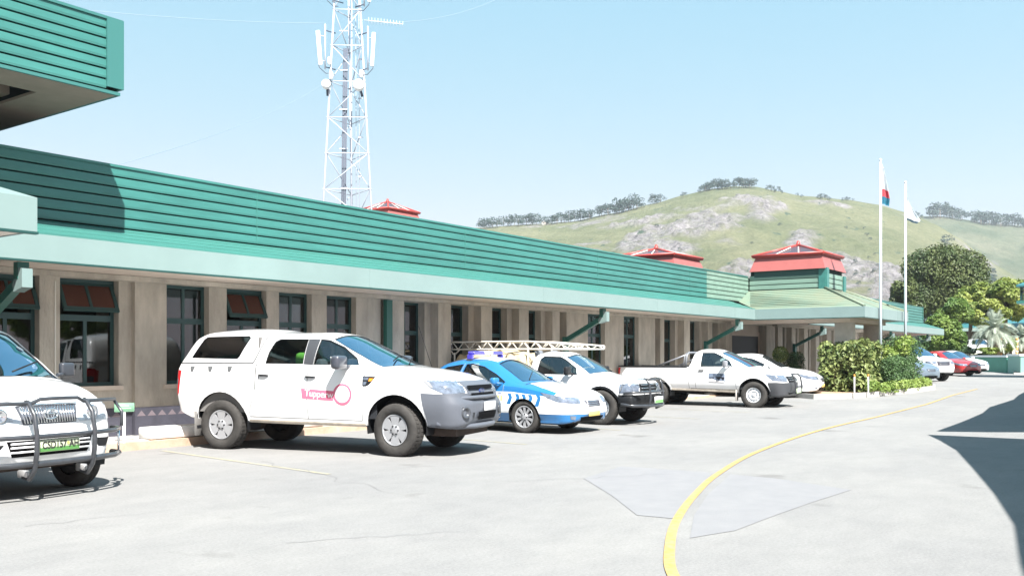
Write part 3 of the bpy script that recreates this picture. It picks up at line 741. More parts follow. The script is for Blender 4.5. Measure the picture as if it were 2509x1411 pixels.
def circ(cx, cz, r, n=20, a0=0, a1=360): return [(cx + r * math.cos(R(a0 + (a1 - a0) * i / n)), cz + r * math.sin(R(a0 + (a1 - a0) * i / n))) for i in range(n)]
def rrect(x0, x1, z0, z1, r=.03, n=3):
    P = []
    for (cx, cz, a) in ((x1 - r, z1 - r, 0), (x0 + r, z1 - r, 90), (x0 + r, z0 + r, 180), (x1 - r, z0 + r, 270)):
        for i in range(n + 1): P.append((cx + r * math.cos(R(a + 90 * i / n)), cz + r * math.sin(R(a + 90 * i / n))))
    return P
def grow(poly, d):
    cx = sum(p[0] for p in poly) / len(poly); cz = sum(p[1] for p in poly) / len(poly); o = []
    n = len(poly)
    for i in range(n):
        p = Vector(poly[i]); a = (p - Vector(poly[i - 1])); b = (Vector(poly[(i + 1) % n]) - p)
        na = Vector((a.y, -a.x)).normalized() if a.length > 1e-6 else Vector((0, 0)); nb = Vector((b.y, -b.x)).normalized() if b.length > 1e-6 else na
        m_ = (na + nb); m_ = m_.normalized() if m_.length > 1e-6 else na
        q = p + m_ * d; q2 = p - m_ * d
        c = Vector((cx, cz)); o.append(tuple(q if ((q - c).length > (q2 - c).length) == (d > 0) else q2))
    return o
def wheel(root, x, y, z, rt, wd, rr, style, side, steer=0.0, rimmat=None, simple=False):
    """side -1 = the car's right. Built about the axle, outer face towards -y."""
    M = Matrix.Translation((x, y, z)) @ Matrix.Rotation(steer, 4, 'Z')
    if side > 0: M = M @ Matrix.Rotation(math.pi, 4, 'Z')
    hw = wd / 2; n = 24 if simple else 40
    hb = MB(); hb.lathe([(-hw * .1, .02), (-hw * .1, rr * .92), (hw * .8, rr * .92), (hw * .8, .02)], n, 'y')
    hub = hb.build('wheel', mat('dark_wheel_well_metal', (.03, .03, .032), .6), root); hub.data.transform(M)
    t = MB()
    t.lathe([(-hw * .72, rr), (-hw * .93, rr * 1.06), (-hw, (rr + rt) / 2), (-hw * .96, rt * .955), (-hw * .82, rt * .99), (-hw * .6, rt), (hw * .6, rt), (hw * .82, rt * .99), (hw, (rr + rt) / 2), (hw * .8, rr)], n, 'y')
    if not simple:
        for k in range(40):
            a = 2 * math.pi * k / 40; c, s_ = math.cos(a), math.sin(a)
            Mk = Matrix.Rotation(-a, 4, 'Y')
            for yy in (-hw * .62, hw * .12):
                b = MB(); b.box(rt - .008, rt + .006, yy, yy + hw * .5, -.018, .018); b.bm.transform(Mk)
                me = bpy.data.meshes.new('t'); b.bm.to_mesh(me); b.bm.free(); t.bm.from_mesh(me); bpy.data.meshes.remove(me)
    o = t.build('tyre', RUBBER, hub); o.data.transform(M)
    r = MB(); f = -hw * .78
    if style == 'steel':
        r.lathe([(hw * .2, rr * .97), (f + .01, rr * .99), (f - .012, rr * 1.01), (f - .004, rr * .95), (f + .035, rr * .86), (f + .03, rr * .74), (f + .0, rr * .62), (f + .02, rr * .45), (f + .045, rr * .33), (f + .01, rr * .28), (f - .01, rr * .16), (f - .01, .005)], n, 'y')
        for k in range(12):
            a = 2 * math.pi * k / 12; c = MB(); c.lathe([(f + .022, .002), (f + .022, rr * .055)], 10, 'y', (math.cos(a) * rr * .80, 0, math.sin(a) * rr * .80), 1)
            me = bpy.data.meshes.new('t'); c.bm.to_mesh(me); c.bm.free(); r.bm.from_mesh(me); bpy.data.meshes.remove(me)
    else:
        r.lathe([(hw * .5, rr * .96), (f + .01, rr * .97), (f - .012, rr * 1.01), (f - .008, rr * .93), (f + .02, rr * .88), (hw * .5, rr * .86)], n, 'y')
        ns = {'six': 6, 'ten': 10, 'five': 5, 'seven': 7}[style]; wi, wo = {'six': (.36, .72), 'ten': (.15, .24), 'five': (.28, .55), 'seven': (.22, .38)}[style]
        for k in range(ns):
            a = 2 * math.pi * (k + .5) / ns; b = MB(); r0, r1 = rr * .2, rr * .9
            b.prism([(r0, f + .005, -rr * wi / 2), (r1, f - .004, -rr * wo / 2 * 1.05), (r1, f - .004, rr * wo / 2 * 1.05), (r0, f + .005, rr * wi / 2)], (0, .035, 0)); b.bm.transform(Matrix.Rotation(-a, 4, 'Y'))
            me = bpy.data.meshes.new('t'); b.bm.to_mesh(me); b.bm.free(); r.bm.from_mesh(me); bpy.data.meshes.remove(me)
        r.lathe([(f + .04, rr * (.46 if style == 'six' else .36)), (f + .0, rr * .34), (f - .012, rr * .2), (f - .016, rr * .12), (f - .016, .004)], n, 'y')
        for k in range(5 if ns != 6 else 6):
            a = 2 * math.pi * k / (5 if ns != 6 else 6); r.lathe([(f - .018, .003), (f - .018, .012), (f, .014)], 8, 'y', (math.cos(a) * rr * .27, 0, math.sin(a) * rr * .27), 1)
    o = r.build('rim', [rimmat or ALLOY, BLACKP], hub); o.data.transform(M)
    return hub
def fuse(*bms):
    out = bms[0]
    for b in bms[1:]:
        me = bpy.data.meshes.new('t'); b.to_mesh(me); b.free(); out.from_mesh(me); bpy.data.meshes.remove(me)
    return out
def body_finish(car, root, paint, arches, Rr, W, zunder=.5, undermat=UNDER):
    for (ax, az) in arches:
        car.hole([(p[0], p[1]) for p in circ(ax, az, Rr, 26)], 'side', lambda c, n: abs(c.y) > .34 and c.z < 1.3)
    bm = car.body
    bmesh.ops.delete(bm, geom=[v for v in bm.verts if not v.link_faces], context='VERTS')
    bm.normal_update()
    for f in bm.faces:
        c = f.calc_center_median(); f.material_index = 1 if (f.normal.z < -.75 and c.z < zunder) else 0
    b = link('body', bm, [paint, undermat], root, True)
    for (ax, az) in arches:               # wheel housings
        for sg in (-1, 1):
            m = MB(); yo, yi = sg * (W - .045), sg * (W - .40); n = 22; pr = None
            for i in range(n + 1):
                a = R(-12 + 204 * i / n); p = (ax + Rr * 1.0 * math.cos(a), az + Rr * 1.0 * math.sin(a))
                cur = [m.bm.verts.new((p[0], yo, p[1])), m.bm.verts.new((p[0], yi, p[1]))]
                if pr: m.bm.faces.new([pr[0], cur[0], cur[1], pr[1]]).smooth = True
                pr = cur
            m.poly([(ax + Rr * math.cos(R(-12 + 204 * i / 14)), yi, az + Rr * math.sin(R(-12 + 204 * i / 14))) for i in range(15)])
            m.build('wheel_arch_liner', BLACKP, root, norm=False)
    return b
def arch_lip(car, root, arches, Rr, mt, wd=.045, a0=-8, a1=188, sel=BS, off=.012, name='wheel_arch_trim'):
    for (ax, az) in arches:
        polys = []
        n = 14; inn = [(ax + (Rr - .002) * math.cos(R(a0 + (a1 - a0) * i / n)), az + (Rr - .002) * math.sin(R(a0 + (a1 - a0) * i / n))) for i in range(n + 1)]
        out = [(ax + (Rr + wd) * math.cos(R(a0 + (a1 - a0) * i / n)), az + (Rr + wd) * math.sin(R(a0 + (a1 - a0) * i / n))) for i in range(n + 1)]
        polys = [inn + out[::-1]]
        pp(car, root, name, polys, mt, 'side', None, off, .016)
def seats(root, rows, W, z=.62, mt=None, h=.62, wd=.5):
    for (x, ys) in rows:
        for y in ys:
            m = MB(); m.rbox(x - .02, x + .46, y - wd / 2, y + wd / 2, z - .16, z, .05)
            m.rbox(-.09, .07, -wd / 2, wd / 2, 0, h, .05, rot=Matrix.Translation((x - .02, y, z - .08)) @ Matrix.Rotation(R(-14), 4, 'Y'))
            m.rbox(-.06, .05, -.13, .13, h + .03, h + .2, .04, rot=Matrix.Translation((x - .03, y, z - .08)) @ Matrix.Rotation(R(-12), 4, 'Y'))
            m.build('seat', mt or GREYIN, root, norm=True)
def cabin(root, x0, x1, W, zb, dashx, zd, wheel_y=-.36):
    m = MB(); m.box(x0, x1, -W + .1, W - .1, zb, zb + .04); m.box(x0, x0 + .03, -W + .1, W - .1, zb, zd - .12)
    m.box(x0, x1, -W + .085, -W + .1, zb, zd - .1); m.box(x0, x1, W - .1, W - .085, zb, zd - .1); m.build('cabin_lining', DARKIN, root)
    m = MB(); m.rbox(dashx - .1, dashx + .45, -W + .12, W - .12, zd - .35, zd - .02, .06); m.build('dashboard', mat('dashboard_grey', (.06, .065, .075), .7), root)
    m = MB(); c = Vector((dashx - .22, wheel_y, zd - .02)); n = 20
    P = [c + Matrix.Rotation(R(-25), 3, 'Y') @ Vector((0, .18 * math.cos(2 * math.pi * k / n), .18 * math.sin(2 * math.pi * k / n))) for k in range(n + 1)]
    m.tube(P, .016, 6, cap=False); m.tube([c, c + Vector((.25, 0, -.12))], .03, 6); m.tube([c + Vector((0, -.17, 0)), c + Vector((0, .17, 0))], .014, 5); m.build('steering_wheel', BLACKP, root)
def mirror(root, x, y, z, mt, s=1.0, sz=(.11, .12, .10), glassface=True):
    sg = 1 if y > 0 else -1
    m = MB(); m.rbox(x - sz[0], x + sz[0] * .8, y - sz[1] if sg > 0 else y - sz[1], y + sz[1], z - sz[2], z + sz[2], min(sz) * .6, 3)
    m.tube([(x + .02, y - sg * sz[1] * .6, z - sz[2] * .6), (x + .06, y - sg * (sz[1] + .08), z - sz[2] * .7)], .025, 6)
    o = m.build('wing_mirror', mt, root)
    g = MB(); g.rbox(x - sz[0] - .004, x - sz[0] + .01, y - sz[1] * .8, y + sz[1] * .8, z - sz[2] * .75, z + sz[2] * .75, .004, 1); g.build('mirror_glass', CHROME, o)
def plate(root, x, y, z, w, h, c1, txt, c2, size, ang=0, band=None, name='number_plate'):
    m = MB(); m.rbox(-.006, .006, -w / 2, w / 2, -h / 2, h / 2, .004, 1)
    o = m.build(name, c1, root); M = Matrix.Translation((x, y, z)) @ Matrix.Rotation(ang, 4, 'Y'); o.data.transform(M)
    if band:
        b = MB(); b.box(.0062, .0075, -w / 2 + .006, w / 2 - .006, -h / 2 + .005, -h / 2 + h * band[1]); bo = b.build('plate_band', band[0], o); bo.data.transform(M)
    if txt:
        t = text_bm(txt, size, .0012); t.transform(M @ Matrix.Translation((.0095, 0, 0)) @ Matrix.Rotation(R(90), 4, 'Z') @ Matrix.Rotation(R(90), 4, 'X')); link('plate_lettering', t, c2, o)
    return o
def side_text(car, body, size, x, z, off=.008, slant=0, space=1.0):       # reads left to right from the car's right side
    t = text_bm(body, size, 0.0, space=space)
    t.transform(Matrix.Translation((x, 0, z)) @ Matrix.Rotation(slant, 4, 'Y') @ Matrix.Rotation(R(90), 4, 'X'))
    for v in t.verts:
        r = car.bvh.ray_cast(Vector((v.co.x, -3, v.co.z)), Vector((0, 1, 0)))
        v.co.y = (r[0].y if r[0] is not None else -.9) - off
    return t
def place(F, th, xf, track, z):           # origin of a vehicle whose near front tyre touches the ground at F
    t = R(th); d = Vector((math.cos(t), math.sin(t), 0)); n = Vector((-math.sin(t), math.cos(t), 0))
    p = Vector((F[0], F[1], 0)) - d * xf + n * track / 2; p.z = z; return p

# ------------------------------------------------------------------ white double cab pickup with canopy (nearest pickup)
def windows(car, root, W, gm=GLASS, name='side_window', seal=.015):
    for p in W:
        if seal: pp(car, root, 'window_seal', grow(p, seal), BLACKP, off=.0015, thick=0, minus=[p])
        pp(car, root, name, p, gm, off=-.010, thick=0)
        car.hole(p, 'side', BS)
def screen(car, root, WS, sel, name='windscreen', gm=WSGLASS):
    pp(car, root, name + '_seal', grow(WS, .02), BLACKP, 'top', sel, .0015, 0, [WS])
    pp(car, root, name, WS, gm, 'top', sel, -.008, 0); car.hole(WS, 'top', sel)
def seam(car, root, lines, wd=.012, view='side', sel=None, mt=None, off=.0025, name='panel_gap'):
    for L in lines:
        polys = []
        for (a, b) in zip(L, L[1:]):
            a = Vector(a); b = Vector(b); d = (b - a).normalized(); n = Vector((-d.y, d.x)) * wd / 2; a = a - d * .001; b = b + d * .001
            polys.append([tuple(a - n), tuple(b - n), tuple(b + n), tuple(a + n)])
        pp(car, root, name, polys, mt or mat('panel_gap_shadow', (.22, .22, .23), .8), view, sel, off, 0)
def double_cab():
    C = dict(zt=[(.2, 1.36), (.3, 1.52), (.42, 1.72), (.55, 1.85), (.8, 1.93), (1.3, 1.955), (1.75, 1.935), (1.95, 1.90), (2.3, 1.885), (2.7, 1.885), (2.98, 1.855), (3.06, 1.83), (3.5, 1.63), (4.05, 1.375), (4.12, 1.345), (4.5, 1.305), (4.9, 1.245), (5.15, 1.20), (5.3, 1.14)],
             ze=[(.2, 1.34), (.3, 1.48), (.42, 1.66), (.55, 1.79), (.8, 1.86), (1.6, 1.875), (1.95, 1.84), (2.7, 1.82), (2.95, 1.78), (3.1, 1.715), (3.5, 1.53), (3.98, 1.33), (4.2, 1.295), (4.6, 1.24), (4.9, 1.185), (5.15, 1.13), (5.3, 1.08)],
             zs=[(.2, 1.31), (1.0, 1.345), (3.0, 1.325), (3.9, 1.285), (4.3, 1.22), (4.8, 1.13), (5.1, 1.07), (5.3, 1.01)],
             zm=[(.2, .88), (5.3, .82)], zb=[(.2, .60), (.6, .47), (3.8, .43), (4.8, .45), (5.3, .42)],
             wb=[(.2, .84), (.6, .86), (4.6, .87), (5.3, .84)], ws=[(.2, .90), (.6, .93), (3.8, .93), (4.6, .945), (5.0, .91), (5.3, .87)],
             wt=[(.2, .80), (.5, .75), (1.0, .77), (2.0, .75), (3.0, .71), (3.1, .71), (4.0, .79), (4.6, .79), (5.0, .73), (5.3, .68)])
    car = Car(C, .2, 5.32, rf=(.24, .22), rr=(.10, .12), bulge=(.06, .02), front=(4.80, [(.3, .86), (.42, .95), (.55, 1.0), (.80, 1.0), (.86, .90), (1.0, .86), (1.1, .78), (1.25, .60)]))
    XF, XR, RA = 4.30, 1.13, .50
    root = empty('pickup_truck', place((10.37, 9.68), -75, XF, 1.60, 0), R(-75), 'white double cab pickup with a white canopy and a pink sign on its door', 'pickup truck')
    WN = [[(1.975, 1.39), (2.02, 1.55), (2.10, 1.72), (2.18, 1.758), (2.67, 1.758), (2.655, 1.385)], [(2.86, 1.375), (2.90, 1.755), (3.02, 1.74), (3.28, 1.63), (3.56, 1.46), (3.64, 1.365)]]
    CW = [[(.52, 1.475), (.70, 1.76), (.76, 1.80), (1.58, 1.812), (1.61, 1.785), (1.455, 1.50), (1.42, 1.465)]]
    pp(car, root, 'window_pillar', [(2.672, 1.372), (2.685, 1.768), (2.885, 1.768), (2.845, 1.36)], mat('dark_grey_film', (.05, .053, .06), .3), off=.002, thick=0)
    windows(car, root, WN); windows(car, root, CW, DGLASS, 'canopy_window')
    WS = [(3.07, -.60), (3.55, -.665), (4.0, -.725), (4.055, -.5), (4.085, 0), (4.055, .5), (4.0, .725), (3.55, .665), (3.07, .60), (3.05, 0)]
    wsel = lambda c, n: n.z > .2 and c.z > 1.25
    screen(car, root, WS, wsel)
    body_finish(car, root, WPAINT, ((XF, .43), (XR, .43)), RA, .93)
    seam(car, root, [[(1.955, 1.86), (1.90, 1.75), (1.84, 1.6), (1.77, 1.45), (1.73, 1.385)], [(.24, 1.385), (1.73, 1.385)], [(1.80, 1.37), (1.80, .97)]], .020, mt=mat('dark_gap', (.05, .05, .055), .8))
    seam(car, root, [[(1.95, 1.36), (1.86, 1.2), (1.86, .95), (1.72, .75), (1.66, .55)], [(2.765, 1.36), (2.765, .52)], [(3.78, 1.29), (3.76, .9), (3.72, .52)], [(1.66, .54), (3.72, .52)]])
    seam(car, root, [[(4.12, -.80), (4.12, .80)]], .02, 'top', wsel, BLACKP, name='cowl_gap')
    seam(car, root, [[(4.15, -.76), (5.0, -.70)], [(4.15, .76), (5.0, .70)]], .007, 'top', lambda c, n: n.z > .3 and c.z > 1.0, name='bonnet_gap')
    GB = [(4.73, .955), (4.98, .945), (5.6, .955), (5.6, .30), (4.76, .34), (4.815, .45), (4.80, .62), (4.76, .80)]
    link('front_bumper', car.patch(GB, 'side', lambda c, n: c.x > 4.6, .012, .02), GREYP, root, True)
    bumper_lip = MB(); bumper_lip.tube([(4.98, -.86, .86), (5.22, -.74, .875), (5.36, -.4, .88), (5.385, 0, .88), (5.36, .4, .88), (5.22, .74, .875), (4.98, .86, .86)], .03, 8)
    bumper_lip.tube([(4.95, -.86, .50), (5.20, -.74, .46), (5.34, -.35, .45), (5.36, 0, .45), (5.34, .35, .45), (5.20, .74, .46), (4.95, .86, .50)], .04, 8); bumper_lip.build('bumper_moulding', GREYP, root)
    fs = lambda c, n: c.x > 4.9 and n.x > .1
    link('grille_surround', car.patch([(-.52, 1.13), (-.43, .82), (.43, .82), (.52, 1.13)], 'front', fs, .016, .02), GREYP, root, True)
    link('grille_slot', car.patch([[(-.475, 1.06), (-.455, 1.00), (.455, 1.00), (.475, 1.06)], [(-.44, .945), (-.425, .89), (.425, .89), (.44, .945)]], 'front', fs, .040, 0), mat('black_slot', (.004, .004, .005), .7, spec=.08), root, True)
    link('lower_intake', car.patch([(-.33, .66), (-.30, .54), (.34, .54), (.37, .66)], 'front', fs, .038, 0), mat('black_slot', (.004, .004, .005), .7, spec=.08), root, True)
    link('side_intake', car.patch([[(-.44, .66), (-.50, .66), (-.47, .56)], [(.44, .66), (.50, .66), (.47, .56)]], 'front', fs, .038, 0), BLACKP, root, True)
    for sg in (-1, 1):
        link('headlight', car.patch([(4.76, 1.145), (5.02, 1.14), (5.6, 1.11), (5.6, .97), (5.10, .945), (4.88, 1.03)], 'side', lambda c, n, sg=sg: c.x > 4.7 and c.y * sg > .53 and c.z < 1.14, .008, .01), LAMP, root, True)
        link('indicator_lens', car.patch([(4.76, 1.137), (4.85, 1.125), (4.92, 1.04), (4.885, 1.03)], 'side', lambda c, n, sg=sg: c.x > 4.7 and c.y * sg > .50, .0105, 0), mat('smoked_lens', (.25, .25, .26), .2, coat=1), root, True)
        m = MB(); m.lathe([(0, .003), (.01, .055), (.035, .062), (.04, .085), (.0, .09)], 20, 'x'); o = m.build('fog_lamp', [mat('fog_lamp_glass', (.05, .055, .065), .1, coat=1)], root); o.location = (5.32, sg * .66, .665); o.rotation_euler = (0, 0, sg * R(22))
        m = MB(); m.tube([(5.215, sg * .79, .75), (5.19, sg * .82, .66), (5.22, sg * .77, .57)], .012, 6); m.build('fog_lamp_trim', BLACKP, root)
        tl = car.patch([(.0, 1.27), (.33, 1.27), (.29, .90), (.25, .86), (0, .86)], 'side', lambda c, n, sg=sg: c.x < .4 and c.y * sg > .72, .008, .01); link('tail_light', tl, REDL, root, True)
        link('tail_lens', car.patch([(.0, 1.13), (.28, 1.13), (.27, 1.03), (0, 1.03)], 'side', lambda c, n, sg=sg: c.x < .34 and c.y * sg > .74, .0105, 0), LAMP, root, True)
    bd = MB(); bd.lathe([(0, .003), (.006, .085), (.014, .09), (.0, .096)], 28, 'x'); bd.bm.transform(Matrix.Diagonal((1, 1, .42, 1))); o = bd.build('oval_badge', [mat('badge_blue', (.03, .06, .22), .25, coat=1)], root); o.location = (5.30, 0, .972)
    t = text_bm('Ford', .07, .0015); t.transform(Matrix.Translation((.018, 0, 0)) @ Matrix.Rotation(R(90), 4, 'Z') @ Matrix.Rotation(R(90), 4, 'X')); link('badge_lettering', t, CHROME, o)
    plate(root, 5.405, .10, .735, .44, .135, mat('blank_white_plate', (.8, .8, .8), .5), None, None, 0)
    arch_lip(car, root, ((XR, .43),), RA, WPAINT, .04, off=.008, a0=2, a1=178); arch_lip(car, root, ((XF, .43),), RA, WPAINT, .035, off=.008, a0=60, a1=178)
    link('sill', car.patch([(1.66, .33), (1.66, .50), (3.78, .48), (3.78, .33)], 'side', BS, .012, .02), mat('dusty_white_sill', (.50, .45, .38), .6, var=.3, vscale=5), root, True)
    for (hx, hz) in ((1.97, 1.215), (2.83, 1.195)):
        for sg in (-1, 1):
            y = sg * .935
            m = MB(); m.tube([(hx - .10, y, hz + .004), (hx - .05, y + sg * .028, hz + .008), (hx + .05, y + sg * .028, hz + .005), (hx + .10, y, hz)], .014, 6); o = m.build('door_handle', WPAINT, root)
            m = MB(); m.rbox(hx - .085, hx + .085, y - .012, y + .006, hz - .034, hz + .03, .012, 1); m.build('handle_recess', mat('recess_grey', (.06, .065, .075), .6, spec=.2), o)
    for vx in (.56, .92, 1.30):
        link('canopy_clamp', car.patch([(vx - .05, 1.335), (vx + .05, 1.335), (vx + .02, 1.25), (vx - .03, 1.25)], 'side', BS, .006, .004), mat('clamp_grey', (.10, .105, .11), .5, spec=.2), root, True)
    fb = link('fender_vent', car.patch([(3.745, 1.20), (3.965, 1.19), (3.86, 1.07), (3.80, 1.045), (3.745, 1.05)], 'side', BS, .006, .006), BLACKP, root, True)
    link('vent_chrome', car.patch([[(3.755, 1.185), (3.85, 1.18), (3.84, 1.14), (3.755, 1.14)], [(3.758, 1.115), (3.82, 1.115), (3.80, 1.065), (3.758, 1.065)]], 'side', BS, .0085, 0), LAMP, fb, True)
    link('vent_amber', car.patch([(3.86, 1.165), (3.94, 1.165), (3.89, 1.12), (3.85, 1.12)], 'side', BS, .0085, 0), AMBER, fb, True)
    for sg in (-1, 1): mirror(root, 3.44, sg * 1.075, 1.405, MIRG, sz=(.085, .145, .105))
    # pink sign on both front doors
    PK = mat('pink_sticker', (.60, .13, .21), .5); PW = mat('sticker_white', (.85, .83, .83), .5)
    sg_ = link('door_sticker', fuse(car.patch([(2.66, 1.00), (3.24, .965), (3.24, .815), (2.68, .845)], 'side', RS, .005, 0), car.patch(circ(3.40, .915, .165, 28), 'side', RS, .0052, 0)), PK, root, True)
    link('sticker_disc', car.patch(circ(3.40, .92, .128, 24), 'side', RS, .0062, 0), PW, sg_, True)
    link('sticker_emblem', car.patch([[(3.36, .90), (3.42, .955), (3.50, .90), (3.44, .865)], [(3.40, .85), (3.46, .875), (3.44, .845)]], 'side', RS, .0085, 0), mat('cream_emblem', (.80, .66, .45), .5), sg_, True)
    link('sticker_lettering', side_text(car, 'Tupperw', .145, 2.985, .913, .0075, R(3.5), .95), PW, sg_)
    wheel(root, XF, -.80, .395, .395, .26, .235, 'six', -1, R(-9)); wheel(root, XF, .80, .395, .395, .26, .235, 'six', 1, R(-9))
    wheel(root, XR, -.80, .395, .395, .26, .235, 'six', -1); wheel(root, XR, .80, .395, .395, .26, .235, 'six', 1)
    seats(root, ((2.05, (-.4, .4)), (2.95, (-.42, .42))), .8, .95, h=.6); cabin(root, 1.85, 3.95, .93, .55, 3.7, 1.33)
    m = MB(); m.box(.35, 1.82, -.85, -.83, .6, 1.38); m.box(.35, 1.82, .83, .85, .6, 1.38); m.box(.35, 1.82, -.83, .83, .60, .64); m.box(1.80, 1.83, -.83, .83, .64, 1.8); m.build('load_bay_lining', mat('grey_liner', (.16, .155, .15), .9), root)
    m = MB(); m.rbox(2.36, 2.60, -.68, -.40, 1.30, 1.56, .07, 3); m.build('lime_seat_cover', mat('lime_green_cloth', (.25, .62, .10), .9, var=.3, vscale=8), root)
    m = MB(); m.tube([(1.13, -.62, .36), (1.13, .62, .36)], .05, 8); m.tube([(XF, -.6, .36), (XF, .6, .36)], .04, 8); m.rbox(1.0, 1.27, -.15, .15, .25, .5, .07); m.rbox(4.15, 4.5, -.25, .25, .28, .5, .05)
    m.box(.5, 5.0, -.5, -.4, .42, .56); m.box(.5, 5.0, .4, .5, .42, .56); m.tube([(1.4, .3, .38), (3.6, .3, .38)], .035, 8); m.box(4.75, 5.15, -.6, .6, .30, .44); m.build('chassis', UNDER, root)
    for sg in (-1, 1):
        m = MB(); m.rbox(.615, .635, sg * .80 - .13, sg * .80 + .13, .20, .60, .008, 1); m.build('mud_flap', mat('grey_mudflap', (.14, .135, .13), .8), root)
    m = MB(); m.tube([(4.02, -.45, 1.425), (3.86, .0, 1.49), (3.88, .1, 1.482)], .011, 5); m.tube([(4.03, .1, 1.42), (3.86, .5, 1.48)], .011, 5); m.build('wiper', BLACKP, root)
    m = MB(); m.tube([(2.9, .0, 1.87), (2.86, .0, 1.91)], .012, 6); m.build('roof_nub', BLACKP, root); m = MB(); m.tube([(4.1, .72, 1.33), (3.85, .74, 2.0)], .004, 5); m.build('aerial', BLACKP, root)
    return root
double_cab()

